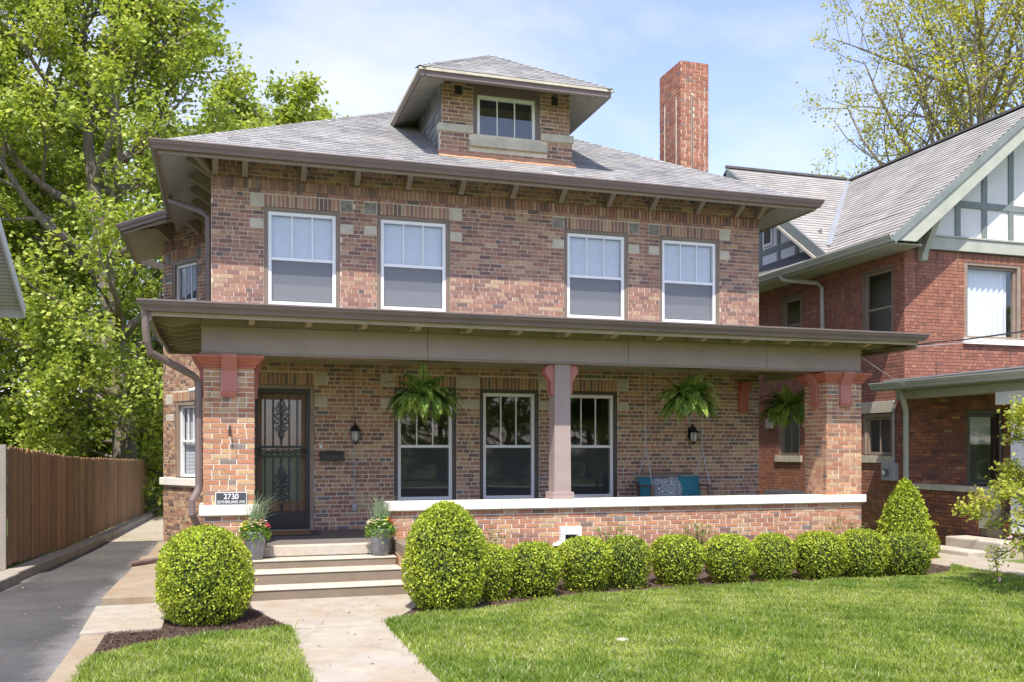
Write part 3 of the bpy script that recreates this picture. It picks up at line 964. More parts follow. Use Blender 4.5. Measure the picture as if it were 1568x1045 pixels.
# roof over the bay
bp = [(-0.85, 3.62), (-1.72, 4.97), (-1.72, 8.0), (-0.85, 9.3)]
rf.poly([(bp[0][0], bp[0][1], EZ - .01), (bp[1][0], bp[1][1], EZ - .01), (1.2, 6.4, 7.36)][::-1])
rf.poly([(bp[1][0], bp[1][1], EZ - .01), (bp[2][0], bp[2][1], EZ - .01), (1.2, 6.4, 7.36)][::-1])
roof = rf.build('roof', 'under', house)
sl_len = hw * math.sqrt(1 + PITCH * PITCH)
cs = 1 / math.sqrt(1 + PITCH * PITCH)
SH.slope((EX0, EY0 - .03, EZ - .006), (1, 0, 0), (0, 1, PITCH), 2 * hw, sl_len, lambda v: (v * cs, 2 * hw - v * cs), GREY, expo=0.135, tab=(0.14, 0.34))
SH.finish(roof, 300)
def cap_line(p0, p1, w, parent, pal, n=None, lift=0.02):
    p0, p1 = Vector(p0), Vector(p1); d = p1 - p0; L = d.length; d.normalize()
    side = d.cross(Z3).normalized(); up = side.cross(d).normalized()
    n = n or int(L / 0.14); b = MB()
    for k in range(n):
        a = p0 + d * (L * k / n); e = p0 + d * (L * (k + 1.25) / n)
        g = random.choice(pal); q = random.uniform(.8, 1.15); c = tuple(x * q for x in g)
        h0, h1 = up * (lift + .012), up * lift
        dz = -Z3 * (w * 0.42)
        pts = [a - side * w + h0 + dz, a + h0, a + side * w + h0 + dz, e + side * w + h1 + dz, e + h1, e - side * w + h1 + dz]
        b.poly([pts[0], pts[1], pts[4], pts[5]][::-1], c); b.poly([pts[1], pts[2], pts[3], pts[4]][::-1], c)
    b.build('ridge_cap', 'shinglem', parent, kind='stuff')
cap_line((EX0 + .02, EY0 + .02, EZ), R1, .11, roof, GREY); cap_line((EX1 - .02, EY0 + .02, EZ), R1, .11, roof, GREY)
# gutters and fascia
g = MB()
FY, FX0, FX1 = -0.685, -0.735, 10.375
run_profile(g, (FX0, FY, EZ), (FX1, FY, EZ), (0, -1, 0), GUT, 1, 1)
g.build('gutter', 'trim_brown', house)
g = MB(); run_profile(g, (FX1, FY, EZ), (FX1, 12.6, EZ), (1, 0, 0), GUT, 1, 0)
g.build('gutter', 'trim_brown', house); g = MB(); run_profile(g, (FX0, 3.62, EZ), (FX0, FY, EZ), (-1, 0, 0), GUT, 0, 1); g.build('gutter', 'trim_brown', house)
g = MB(); bn = Vector((-1.35, -0.87, 0)).normalized()
run_profile(g, (bp[1][0], bp[1][1], EZ), (bp[0][0] + .07, bp[0][1] - .11, EZ), bn, GUT, .55, 0)
run_profile(g, (bp[2][0], bp[2][1], EZ), (bp[1][0], bp[1][1], EZ), (-1, 0, 0), GUT, 0, .55); g.build('gutter', 'trim_brown', house)
fz0, fz1 = 6.145, EZ - .013
fa = MB(); fa.box(FX0, FX1, FY + .002, FY + .03, fz0, fz1); fa.box(FX0 + .002, FX0 + .03, FY + .03, 3.7, fz0, fz1); fa.box(FX1 - .03, FX1 - .002, FY + .03, 12.6, fz0, fz1)
def wallstrip(mb, p, q, t, z0, z1):
    p, q = Vector((p[0], p[1], 0)), Vector((q[0], q[1], 0)); n_ = (q - p).normalized().cross(Z3) * t
    mb.hexa([(p.x, p.y, z0), (q.x, q.y, z0), (q.x - n_.x, q.y - n_.y, z0), (p.x - n_.x, p.y - n_.y, z0), (p.x, p.y, z1), (q.x, q.y, z1), (q.x - n_.x, q.y - n_.y, z1), (p.x - n_.x, p.y - n_.y, z1)])
wallstrip(fa, bp[1], bp[0], .03, fz0, fz1); wallstrip(fa, bp[2], bp[1], .03, fz0, fz1); wallstrip(fa, bp[3], bp[2], .03, fz0, fz1)
fa.build('fascia', 'trim_tan', house)
# sloping boarded soffits
def soffit(parent, name, mat, p_out, d_along, d_in, length, depth, rise, z, bw=0.098, m0=0.0, m1=0.0, gap=0.007):
    """boards run from the outer edge to the wall; m = mitre: board at distance t from an end is cut at depth t"""
    p_out, d_along, d_in = Vector(p_out), Vector(d_along).normalized(), Vector(d_in).normalized()
    b = MB(); n = int(length / bw)
    for k in range(n + 1):
        t0, t1 = k * bw, min((k + 1) * bw - gap, length)
        if t1 <= t0: continue
        tm = (t0 + t1) / 2
        dp = depth
        if m0: dp = min(dp, tm / m0)
        if m1: dp = min(dp, (length - tm) / m1)
        if dp < .02: continue
        pts = [(t0, 0), (t1, 0), (t1, dp), (t0, dp)]
        q = [p_out + d_along * t + d_in * s_ + Z3 * (z + rise * s_ / depth) for t, s_ in pts]
        b.hexa(q + [x + Z3 * .012 for x in q])
    q = [p_out + d_along * t + d_in * s_ + Z3 * (z + .014 + rise * s_ / depth) for t, s_ in [(max(0, 0), 0), (length, 0), (length - (depth if m1 else 0), depth), ((depth if m0 else 0), depth)]]
    b.poly(q)
    return b.build(name, mat, parent, kind='stuff')
SD = 0.66; RI = SD * PITCH; SZ = 6.17
soffit(house, 'soffit', 'soffit', (FX0 + .03, FY + .03, 0), (1, 0, 0), (0, 1, 0), FX1 - FX0 - .06, SD, RI, SZ, m0=1, m1=1)
soffit(house, 'soffit', 'soffit', (FX0 + .03, FY + .03, 0), (0, 1, 0), (1, 0, 0), 5.2, SD + .05, RI, SZ, m0=1)
soffit(house, 'soffit', 'soffit', (FX1 - .03, FY + .03, 0), (0, 1, 0), (-1, 0, 0), 12.6, SD + .05, RI, SZ, m0=1)
bs = MB()
bd = (Vector((bp[0][0], bp[0][1], 0)) - Vector((bp[1][0], bp[1][1], 0))).normalized()
soffit(house, 'soffit', 'soffit_tan', (bp[1][0] + .03, bp[1][1], 0), tuple(bd), tuple(-bn), 1.75, .8, .3, SZ, m0=.55)
soffit(house, 'soffit', 'soffit_tan', (bp[1][0] + .03, bp[1][1], 0), (0, 1, 0), (1, 0, 0), 3.1, .8, .3, SZ, m0=.55)
# brackets under the eaves
def bracket(P, u):
    b = MB(); w = 0.045
    prof = [(6.09, 0.0), (6.09, 0.05), (6.30, 0.36), (6.37, 0.36), (6.535, 0.0)]
    pts = [P(u - w, z, d) for z, d in prof]
    b.prism(pts, P.U * (2 * w)); return b.build('bracket', 'trim_tan', house, bevel=0.006)
for u in (0.06, 0.50, 1.39, 2.23, 3.07, 3.96, 4.86, 5.73, 6.62, 7.45, 8.35, 9.15, 9.60):
    bracket(PF, u)
PL = frame_of((0, 3.95, 0), (0, -1, 0))
for u in (0.35, 1.2, 2.05, 2.9, 3.85): bracket(PL, u)
for u in (0.35, LB - .45): bracket(PB, u)
def brace(name, pts, mat, w, parent=house, col=None):
    m = MB(); m.tube(pts, w, 4); return m.build(name, mat, parent)
# diagonal hip brace at corners + upper downspout
brace('hip_bracket', [(-.02, -.02, 6.14), (-.34, -.34, 6.40)], 'trim_tan', .05)
brace('hip_bracket', [(9.66, -.02, 6.14), (9.98, -.34, 6.40)], 'trim_tan', .05)
ds = MB(); ds.tube([(-.70, 2.0, 6.2), (-.69, 1.9, 6.12), (-.14, .9, 5.72), (-.055, .75, 5.6), (-.055, .75, 3.6)], .05, 8)
ds.build('downspout', 'trim_brown', house)

# ------------------------------------------------------------------ dormer
DX0, DX1, DY = 3.68, 5.97, 0.17
PD = frame_of((DX0, DY, 0), (1, 0, 0))
DWn = (4.30 - DX0, 5.35 - DX0, 7.115, 7.88)
dh = [(DWn[0] - .075, DWn[1] + .075, DWn[2] - .02, DWn[3] + .11)]
vents = [(3.90 - DX0, 4.04 - DX0, 7.82, 8.01), (5.63 - DX0, 5.76 - DX0, 7.82, 8.01)]
d = backing(PD, DX1 - DX0, 6.7, 8.2, dh + vents)
zr = lambda y: EZ + PITCH * (y - EY0)
for x in (DX0 + .008, DX1 - .008):
    d.poly([(x, DY, zr(DY) - .1), (x, DY, 8.2), (x, 2.9, 8.2)])
d.poly([(DX0, 1.6, 6.9), (DX1, 1.6, 6.9), (DX1, 1.6, 8.2), (DX0, 1.6, 8.2)])
dormer = d.build('dormer', 'mortar', house)
dband = [(-.06, DWn[0] - .08, 7.185, 7.315), (DWn[1] + .08, DX1 - DX0 + .06, 7.24 - .055, 7.315)]
dsill = (4.15 - DX0, 5.54 - DX0, 6.97, 7.08)
BW.wall(PD, DX1 - DX0, 7.315, 8.12, dh + vents, PAL_UPPER, dormer, vis=lambda u, z: .5, split=.15, hdr=0)
BW.wall(frame_of((DX0 - .04, DY - .03, 0), (1, 0, 0)), DX1 - DX0 + .08, 6.83, 7.185, [(dsill[0] + .04, dsill[1] + .04, 6.9, 7.2)], PAL_UPPER, dormer, vis=lambda u, z: .5, split=.1, hdr=0)
MB().box(DX0 - .034, DX1 + .034, DY - .024, DY + .1, 6.7, 7.19).build('plinth', 'mortar', dormer)
for a, b, c, e in dband: MB().obox(PD, a, b, c, e, -.1, .055).build('stone_band', 'limestone', dormer, bevel=.006)
MB().obox(PD, *dsill, -.1, .085).build('sill', 'limestone', dormer, bevel=.006)
for a, b, c, e in vents:
    MB().obox(PD, a, b, c, e, -.06, -.03).build('vent', 'iron', dormer)
    vv = MB()
    for k in range(5): vv.obox(PD, a, b, c + .02 + k * .036, c + .03 + k * .036, -.03, -.005)
    vv.build('vent_louvre', 'casing_dark', dormer)
window(house, PD, DWn[0], DWn[1], DWn[2], DWn[3], cas=.075, casing='trim_brown', sash='single', muntins=2, recess=.04)
MB().obox(PD, DWn[0] - .075, DWn[1] + .075, DWn[3] + .075, 8.15, -.1, .004).build('head_trim', 'trim_brown', dormer)
fl = MB()
for k in range(24):
    x = DX0 - .08 + k * (DX1 - DX0 + .16) / 24; w = (DX1 - DX0 + .16) / 24
    j = random.uniform(-.012, .012)
    fl.hexa([(x, DY - .16 + j, zr(DY - .16) + .012), (x + w, DY - .16 + j, zr(DY - .16) + .012), (x + w, DY - .03, zr(DY) + .04), (x, DY - .03, zr(DY) + .04),
             (x, DY - .16 + j, zr(DY - .16) + .024), (x + w, DY - .16 + j, zr(DY - .16) + .024), (x + w, DY - .03, zr(DY) + .07), (x, DY - .03, zr(DY) + .07)])
fl.build('flashing', 'copper', dormer)
# slate-like side cladding
SS = Shingles()
for x, U, nx in ((DX0, (0, -1, 0), -1),):
    SS.slope((x - .005, 2.9, 6.8), U, (0, 0, 1), 2.7, 1.4, lambda v: (0.0, 2.72), [(0.2, .2, .2), (.16, .16, .165), (.24, .24, .24)], expo=.13, tab=(.14, .22))
SS.finish(dormer, 0, 'cladding')
DE0, DE1, DEY, DEZ, DP = 3.17, 6.48, -.50, 7.945, 0.62
dhw = (DE1 - DE0) / 2; dxc = (DE0 + DE1) / 2
dr = MB(); pk = (dxc, DEY + dhw, DEZ + dhw * DP); pk2 = (dxc, 5.0, DEZ + dhw * DP)
for p in ([(DE0, DEY, DEZ), (DE1, DEY, DEZ), pk], [(DE1, DEY, DEZ), (DE1, 2.45, DEZ), (dxc, 5.0, pk[2]), pk], [(DE0, 2.45, DEZ), (DE0, DEY, DEZ), pk, (dxc, 5.0, pk[2])]):
    dr.poly([(x, y, z - .01) for x, y, z in p])
droof = dr.build('dormer_roof', 'under', house)
DS = Shingles(); dcs = 1 / math.sqrt(1 + DP * DP)
DS.slope((DE0, DEY - .03, DEZ), (1, 0, 0), (0, 1, DP), 2 * dhw, dhw / dcs, lambda v: (v * dcs, 2 * dhw - v * dcs), GREY, expo=.14)
DS.finish(droof, 0)
cap_line((DE0, DEY, DEZ), pk, .1, droof, GREY); cap_line((DE1, DEY, DEZ), pk, .1, droof, GREY)
fb = MB(); fb.box(DE0 + .01, DE1 - .01, DEY, DEY + .03, DEZ - .13, DEZ - .045); fb.box(DE0 + .01, DE0 + .04, DEY + .03, 2.3, DEZ - .13, DEZ - .045); fb.box(DE1 - .04, DE1 - .01, DEY + .03, 2.3, DEZ - .13, DEZ - .045)
fb.build('fascia', 'trim_brown', droof)
fb = MB(); fb.box(DE0 - .015, DE1 + .015, DEY - .03, DEY + .02, DEZ - .045, DEZ - .004); fb.box(DE0 - .015, DE0 + .02, DEY + .02, 2.35, DEZ - .045, DEZ - .004); fb.box(DE1 - .02, DE1 + .015, DEY + .02, 2.35, DEZ - .045, DEZ - .004)
fb.build('drip_edge', 'limestone', droof)
soffit(droof, 'soffit', 'soffit', (DE0 + .04, DEY + .03, 0), (1, 0, 0), (0, 1, 0), 2 * dhw - .08, .62, .62 * .35, DEZ - .125, m0=1, m1=1)
soffit(droof, 'soffit', 'soffit', (DE0 + .04, DEY + .03, 0), (0, 1, 0), (1, 0, 0), 3.1, .5, .5 * .35, DEZ - .125, m0=1)
soffit(droof, 'soffit', 'soffit', (DE1 - .04, DEY + .03, 0), (0, 1, 0), (-1, 0, 0), 3.1, .5, .5 * .35, DEZ - .125, m0=1)

# ------------------------------------------------------------------ chimney
CX0, CX1, CY0, CY1, CZ = 8.73, 9.345, 1.34, 2.27, 9.47
chm = MB(); chm.box(CX0 + .008, CX1 - .008, CY0 + .008, CY1 - .008, 6.6, CZ - .03); chm.box(CX0 + .12, CX1 - .12, CY0 + .12, CY1 - .12, CZ - .03, CZ + .01)
chim = chm.build('chimney', 'mortar', house)
PC = frame_of((CX0, CY0, 0), (1, 0, 0)); PCL = frame_of((CX0, CY1, 0), (0, -1, 0))
zlow = 8.86
BW.wall(PC, CX1 - CX0, zlow, CZ, [], PAL_CHIM, chim, hdr=0, split=.3, vis=lambda u, z: .6)
BW.wall(PCL, CY1 - CY0, zlow, CZ, [], PAL_CHIM, chim, hdr=0, split=.3, vis=lambda u, z: .6)
BW.wall(PC, CX1 - CX0, zlow - 28 * CH, zlow, [(.24, .27, 0, 9)], PAL_CHIM, chim, hdr=0, split=.5, vis=lambda u, z: .6, proud=-.002)
BW.wall(PCL, CY1 - CY0, zlow - 28 * CH, zlow, [(.22, .25, 0, 9), (.72, .75, 0, 9)], PAL_CHIM, chim, hdr=0, split=.5, vis=lambda u, z: .6, proud=-.002)
MB().obox(PC, .243, .267, 6.9, zlow - .05, -.02, -.004).build('groove_shade', 'casing_dark', chim)  # dark strip painted in for the shade of the chimney groove
for u in (.235, .735): MB().obox(PCL, u - .008, u + .008, 6.9, zlow - .1, -.02, .004).build('mortar_seam', 'mortar', chim)

# ------------------------------------------------------------------ entry door
dt = MB(); dt.obox(PF, .555, .625, .54, 2.85, -.2, .015); dt.obox(PF, 1.495, 1.56, .54, 2.85, -.2, .015); dt.obox(PF, .625, 1.495, 2.785, 2.85, -.2, .014)
dt.obox(PF, .625, 1.495, .54, .565, -.2, .03)
dt.build('door_frame', 'trim_tan', house, bevel=.005)
idr = MB(); y0 = -.12
idr.obox(PF, .625, .76, .565, 2.785, -.165, y0); idr.obox(PF, 1.37, 1.495, .565, 2.785, -.165, y0); idr.obox(PF, .76, 1.37, 2.62, 2.785, -.165, y0 - .001); idr.obox(PF, .76, 1.37, .565, 1.0, -.165, y0 - .001)
idoor = idr.build('entry_door', 'door_wood', house, bevel=.006)
m = MB(); m.poly([PF(.76, 1.0, -.14), PF(1.37, 1.0, -.14), PF(1.37, 2.62, -.14), PF(.76, 2.62, -.14)]); m.build('pane', 'glass_door', idoor)
m = MB(); n = 26
for k in range(n):
    a, b = .76 + .61 * k / n, .76 + .61 * (k + 1) / n
    da, db_ = -.19 + .008 * math.sin(k * 1.9), -.19 + .008 * math.sin((k + 1) * 1.9)
    m.poly([PF(a, 1.0, da), PF(b, 1.0, db_), PF(b, 2.62, db_), PF(a, 2.62, da)])
M['door_curtain'] = paint('grey_door_lace', (.19, .19, .225), .9, .1); m.build('curtain', 'door_curtain', idoor)
sd = MB(); e0, e1 = -.03, .012
sd.obox(PF, .628, .685, .568, 2.782, e0, e1); sd.obox(PF, 1.435, 1.492, .568, 2.782, e0, e1); sd.obox(PF, .685, 1.435, 2.715, 2.782, e0, e1 - .001)
sd.obox(PF, .685, 1.435, 1.845, 1.885, e0, e1 - .001); sd.obox(PF, .685, 1.435, 1.70, 1.735, e0, e1 - .001)
sd.obox(PF, .685, 1.435, .568, .85, e0, e1 - .006); sd.obox(PF, .74, 1.38, .62, .80, e0, e1 + .003)
sdoor = sd.build('security_door', 'iron', house, bevel=.003)
for k in range(5):
    u = .685 + .75 * (k + 1) / 6
    for a, b in ((.85, 1.70), (1.885, 2.715)):
        MB().obox(PF, u - .007, u + .007, a, b, -.012, .002).build('bar', 'iron', sdoor)
def spiral(mb, cu, cz, r, start, turns, sgn, rad=.007):
    pts = []
    n = 18
    for k in range(n + 1):
        t = k / n; a = start + sgn * turns * 2 * math.pi * t; rr = r * (1 - .78 * t)
        pts.append(PF(cu + rr * math.cos(a), cz + rr * math.sin(a), .006))
    mb.tube(pts, rad, 5)
uc = 1.06
for zc in (2.32, 1.24):
    s_ = MB()
    for sg in (-1, 1):
        for dz, r in ((.16, .05), (.05, .062), (-.06, .062), (-.17, .05)):
            spiral(s_, uc + sg * .062, zc + dz, r, R(90 if dz > 0 else -90), 1.3, sg * (1 if dz > 0 else -1))
        s_.tube([PF(uc, zc + .30, .006), PF(uc + sg * .05, zc + .25, .006), PF(uc + sg * .03, zc + .19, .006)], .008, 5)
        s_.tube([PF(uc, zc - .33, .006), PF(uc + sg * .04, zc - .27, .006), PF(uc + sg * .03, zc - .2, .006)], .008, 5)
    s_.tube([PF(uc, zc + .34, .006), PF(uc, zc + .28, .006)], [.004, .02], 6); s_.tube([PF(uc, zc - .4, .006), PF(uc, zc - .3, .006)], [.004, .02], 6)
    for dz in (.10, -.005, -.115): s_.tube([PF(uc, zc + dz - .02, .006), PF(uc, zc + dz + .02, .006)], .014, 6)
    s_.build('scrollwork', 'iron', sdoor)
s_ = MB()
for k in range(8):
    spiral(s_, .735 + k * .092, 1.79, .045, R(90 * (1 if k % 2 else -1)), 1.2, 1 if k % 2 else -1, .006)
s_.build('scrollwork', 'iron', sdoor)
MB().tube([PF(1.46, 1.80, .01), PF(1.46, 1.80, .06), PF(1.40, 1.80, .065)], .012, 8).build('handle', 'iron', sdoor)

# ------------------------------------------------------------------ porch
PY = -2.4
PP = frame_of((0, PY, 0), (1, 0, 0))
PX0, PX1 = -0.08, 10.04
MB().box(PX0 + .1, PX1 - .1, PY + .02, 0.0, .42, .54).build('porch_floor', 'porch_floor', house)
MB().box(.57, 2.38, PY - .045, PY + .12, .405, .546).build('porch_edge', 'step_top', house, bevel=.01)
# parapet wall
pb_ = MB(); pb_.box(2.388, PX1 - .008, PY + .008, PY + .29, -.1, .975); pb_.box(PX1 - .29, PX1 - .008, PY + .29, -.01, -.1, .975)
par = pb_.build('porch_wall', 'mortar_white', house)
def hid(u, z):            # bricks behind the clipped shrubs are not the ones to single out
    return 1.0 if z > .56 else .25
BW.wall(PP, PX1, -.04, .975, [(0, 2.38, -1, 2)], PAL_PORCH, par, hdr=0, split=.05, phase=.05, vis=hid, jt=.0125)
PSt = frame_of((2.38, PY + .29, 0), (0, -1, 0))
BW.wall(PSt, .29, .5, .975, [], PAL_PORCH, par, hdr=0, split=.0)
x = 2.33
for wd in (1.62, 1.55, 1.62, 1.4, 1.6):
    x2 = min(x + wd, 10.09)
    MB().box(x, x2 - .004, PY - .06, PY + .33, .98, 1.10).build('coping_stone', 'coping', par, bevel=.008); x = x2
MB().box(PX1 - .33, 10.09, PY + .334, -.02, .98, 1.085).build('coping_stone', 'limestone', par, bevel=.008)
# scupper in the parapet
sc_ = MB()
sc_.box(4.83, 5.155, PY - .10, PY - .002, .59, .71); sc_.box(4.83, 4.90, PY - .10, PY - .002, .51, .59); sc_.box(5.085, 5.155, PY - .10, PY - .002, .51, .59)
sc_.hexa([(4.72, PY - .13, .44), (5.26, PY - .13, .44), (5.26, PY - .002, .44), (4.72, PY - .002, .44), (4.84, PY - .10, .51), (5.15, PY - .10, .51), (5.15, PY - .002, .51), (4.84, PY - .002, .51)])
sc_.build('scupper', 'white', house, bevel=.01)
MB().box(4.90, 5.085, PY - .03, PY - .004, .515, .588).build('scupper_mouth', 'iron', house)
# brick piers
def pier(x0, x1, zb, zt, d):
    m = MB(); m.box(x0 + .008, x1 - .008, PY + .008, PY + d - .008, zb, zt)
    pr = m.build('pier', 'mortar_white', house)
    P = frame_of((x0, PY, 0), (1, 0, 0)); PLf = frame_of((x0, PY + d, 0), (0, -1, 0))
    return pr, P, PLf
KEYB = 2.51
for x0, x1, first in ((-.08, .57, True), (9.375, 10.04, False)):
    pr, P, PLf = pier(x0, x1, -.3 if first else 1.1, 3.06, .60)
    w = x1 - x0; uk = w / 2
    keyh = (uk - .1, uk + .1, KEYB, 3.1)
    BW.wall(P, w, 1.10, 2.92, [keyh], PAL_PORCH, pr, hdr=0, split=.28, jt=.0125, bl=w / 3)
    BW.wall(PLf, .60, 1.10, 2.92, [(.21, .39, KEYB, 3.1)], PAL_PORCH, pr, hdr=0, split=.6, jt=.0125, bl=.2, vis=lambda u, z: .8)
    if first:
        BW.wall(P, w, -.05, .962, [], PAL_PORCH, pr, hdr=0, split=.1, jt=.0125, bl=w / 3)
        MB().box(-.13, .62, PY - .05, PY + .64, .965, 1.10).build('coping_stone', 'coping', pr, bevel=.008)
        PRt = frame_of((.57, PY, 0), (0, 1, 0))
        BW.wall(PRt, .6, .55, 2.92, [], PAL_PORCH, pr, hdr=0, split=.4, jt=.0125, bl=.2, vis=lambda u, z: .0)
    # flared red capital
    cz0, cz1 = 2.915, 3.055; o = .105
    b = MB(); xa, xb, ya, yb = x0 - .004, x1 + .004, PY - .004, PY + .604
    b.hexa([(xa - .01, ya - .01, cz0), (xb + .01, ya - .01, cz0), (xb + .01, yb + .01, cz0), (xa - .01, yb + .01, cz0),
            (xa - o, ya - o, cz1 - .035), (xb + o, ya - o, cz1 - .035), (xb + o, yb + o, cz1 - .035), (xa - o, yb + o, cz1 - .035)])
    b.box(xa - o - .008, xb + o + .008, ya - o - .008, yb + o + .008, cz1 - .035, cz1)
    b.box(xa - .018, xb + .018, ya - .018, yb + .018, cz0 - .02, cz0 + .001)
    b.build('capital', 'red', pr, bevel=.005)
    def key(P, uk):
        b = MB()
        prof = [(KEYB, 0.0), (KEYB, .03), (KEYB + .03, .045), (2.85, .045), (2.90, .07), (3.03, .15), (3.062, .155), (3.062, 0)]
        b.prism([P(uk - .098, z, d) for z, d in prof], P.U * .196)
        b.build('key_bracket', 'rose', pr, bevel=.004)
        b = MB(); b.obox(P, uk - .103, uk + .103, KEYB + .035, KEYB + .075, .0, .052); b.build('key_band', 'red', pr, bevel=.004)
    key(P, uk); key(PLf, .30)
    if first:
        b = MB(); b.prism([(.57, PY + .20, KEYB), (.61, PY + .20, KEYB), (.62, PY + .20, 2.85), (.70, PY + .20, 3.05), (.57, PY + .20, 3.05)], (0, .2, 0)); b.build('key_bracket', 'red', pr)
# wall bracket at the far end of the porch
b = MB(); b.prism([PF(9.2, z, d) for z, d in [(2.5, 0), (2.5, .05), (2.85, .06), (2.93, .12), (3.05, .16), (3.05, 0)]], (.2, 0, 0)); b.build('key_bracket', 'red', house, bevel=.004)
# square post
b = MB(); b.hexa([(4.775, PY + .03, 1.2), (5.035, PY + .03, 1.2), (5.035, PY + .29, 1.2), (4.775, PY + .29, 1.2), (4.785, PY + .04, 3.07), (5.025, PY + .04, 3.07), (5.025, PY + .28, 3.07), (4.785, PY + .28, 3.07)])
post = b.build('post', 'post', house, bevel=.006)
MB().box(4.74, 5.07, PY - .005, PY + .325, 1.102, 1.205).build('post_base', 'post', post, bevel=.006)
for sg in (-1, 1):
    prof = []
    for (o_, z) in [(0, 2.62), (.03, 2.63), (.045, 2.66), (.045, 2.80), (.055, 2.83), (.075, 2.85), (.085, 2.88), (.10, 2.90), (.12, 2.93), (.135, 2.97), (.125, 3.02), (.095, 3.05), (.06, 3.066), (0, 3.066)]:
        prof.append((4.905 + sg * (.123 + o_), PY + .07, z))
    b = MB(); b.prism(prof, (0, .18, 0)); b.build('post_bracket', 'rose', post, bevel=.004)
# beams
xj = [-.1, 2.9, 5.95, 8.3, PX1]
for k in range(4):
    q = random.uniform(-.003, .003); MB().box(xj[k], xj[k + 1] - .005, PY + .02 + q, PY + .30, 3.095 + q, 3.56).build('front_beam', 'taupe', house, bevel=.006)
MB().box(-.12, PX1 + .02, PY + .004, PY + .32, 3.068, 3.095).build('beam_moulding', 'trim_tan', house, bevel=.005)
MB().box(-.11, PX1 + .01, PY + .006, PY + .1, 3.43, 3.45).build('beam_moulding', 'taupe', house, bevel=.005)
for xa in (-.1, 9.72):
    MB().box(xa, xa + .28, PY + .304, -.002, 3.075, 3.5).build('side_beam', 'soffit_tan', house, bevel=.006)
soffit(house, 'porch_ceiling', 'soffit_tan', (.18, PY + .30, 0), (1, 0, 0), (0, 1, 0), 9.54, 2.1, 0, 3.30, bw=.12)
b = MB(); b.box(.18, 9.72, -.04, -.004, 3.2, 3.3); b.box(.18, 9.72, PY + .304, PY + .33, 3.1, 3.3); b.build('ceiling_moulding', 'soffit_tan', house)
# porch roof
GX0, GX1, GY, GZt = -.70, 10.64, -2.985, 3.655
pr_ = MB()
e = [(GX0, GY, GZt - .02), (GX1, GY, GZt - .02), (GX1, -.002, GZt - .02), (GX0, -.002, GZt - .02)]
t = [(GX0 + 2.4, -.004, GZt + .3), (GX1 - 2.4, -.004, GZt + .3)]
pr_.poly([e[0], e[1], t[1], t[0]]); pr_.poly([e[1], e[2], t[1]]); pr_.poly([e[3], e[0], t[0]])
pr_.poly([(GX0, GY, GZt - .05), (GX0, 0, GZt - .05), (GX1, 0, GZt - .05), (GX1, GY, GZt - .05)])
pr_.build('porch_roof', 'roofing', house)
MB().box(GX0 + .03, GX1 - .03, GY + .01, GY + .25, GZt + .01, GZt + .025).build('roof_edge_metal', 'galv', house)
g = MB(); run_profile(g, (GX0 - .01, GY, GZt), (GX1 + .01, GY, GZt), (0, -1, 0), GUT, 1, 1); g.build('gutter', 'trim_brown', house)
fb = MB(); fb.box(GX0, GX0 + .035, GY + .002, 1.30, 3.41, GZt - .03); fb.build('fascia', 'trim_tan', house, bevel=.004)
fb = MB(); fb.box(GX1 - .035, GX1, GY + .002, -.01, 3.41, GZt - .03); fb.build('fascia', 'trim_tan', house, bevel=.004)
MB().box(GX0 + .037, GX1 - .037, GY + .002, GY + .03, 3.47, GZt - .03).build('fascia', 'soffit_tan', house)
soffit(house, 'porch_soffit', 'soffit_tan', (GX0 + .04, GY + .03, 0), (0, 1, 0), (1, 0, 0), .6, GX1 - GX0 - .08, 0, 3.555, bw=.09)
soffit(house, 'porch_soffit', 'soffit_tan', (GX0 + .04, PY + .05, 0), (0, 1, 0), (1, 0, 0), 3.6, .655, 0, 3.556, bw=.09)
MB().box(GX0 + .005, -.003, .001, 1.30, 3.58, GZt - .022).build('side_roof', 'roofing', house); MB().box(GX0 + .037, -.004, 1.265, 1.30, 3.41, 3.552).build('fascia', 'trim_tan', house)
soffit(house, 'porch_soffit', 'soffit_tan', (PX1 + .02, PY + .05, 0), (0, 1, 0), (1, 0, 0), 2.3, .6, 0, 3.556, bw=.09)
def tail_profile():
    up = [(0, 3.552), (.56, 3.552), (.56, 3.50)]
    lowp = []
    for k in range(15):
        s_ = .56 - .56 * k / 14
        z = 3.475 - .0 + .028 * math.sin((s_ / .56) * 2 * math.pi * 1.0 + .6) - .02 * (1 - s_ / .56)
        lowp.append((s_, z))
    return up + lowp
TP = tail_profile()
def tail(base, out, wd=.05):
    base, out = Vector(base), Vector(out); side = out.cross(Z3) * wd
    b = MB(); b.prism([base + out * s_ + Z3 * z - side / 2 for s_, z in TP], side); b.build('rafter_tail', 'soffit_tan', house)
for k in range(14): tail((.52 + .715 * k, PY + .02, 0), (0, -1, 0), .075)
for k in range(5):
    tail((-.1, PY + .12 + k * .54, 0), (-1, 0, 0)); tail((PX1, PY + .12 + k * .54, 0), (1, 0, 0))
for k in range(2): tail((-.06, PY + .12 + (5 + k) * .54, 0), (-1, 0, 0))
ds = MB(); ds.tube([(-.74, -2.98, 3.55), (-.735, -2.96, 3.3), (-.72, -2.94, 3.15), (-.69, -2.9, 3.02), (-.20, -2.42, 2.78), (-.135, -2.36, 2.70), (-.13, -2.34, 1.36), (-.15, -2.36, 1.28), (-.215, -2.5, 1.16), (-.215, -2.5, 1.0), (-.14, -2.36, .82), (-.13, -2.34, .1)], .047, 8)
ds.build('downspout', 'trim_brown', house)
BW.finish(house, 300)

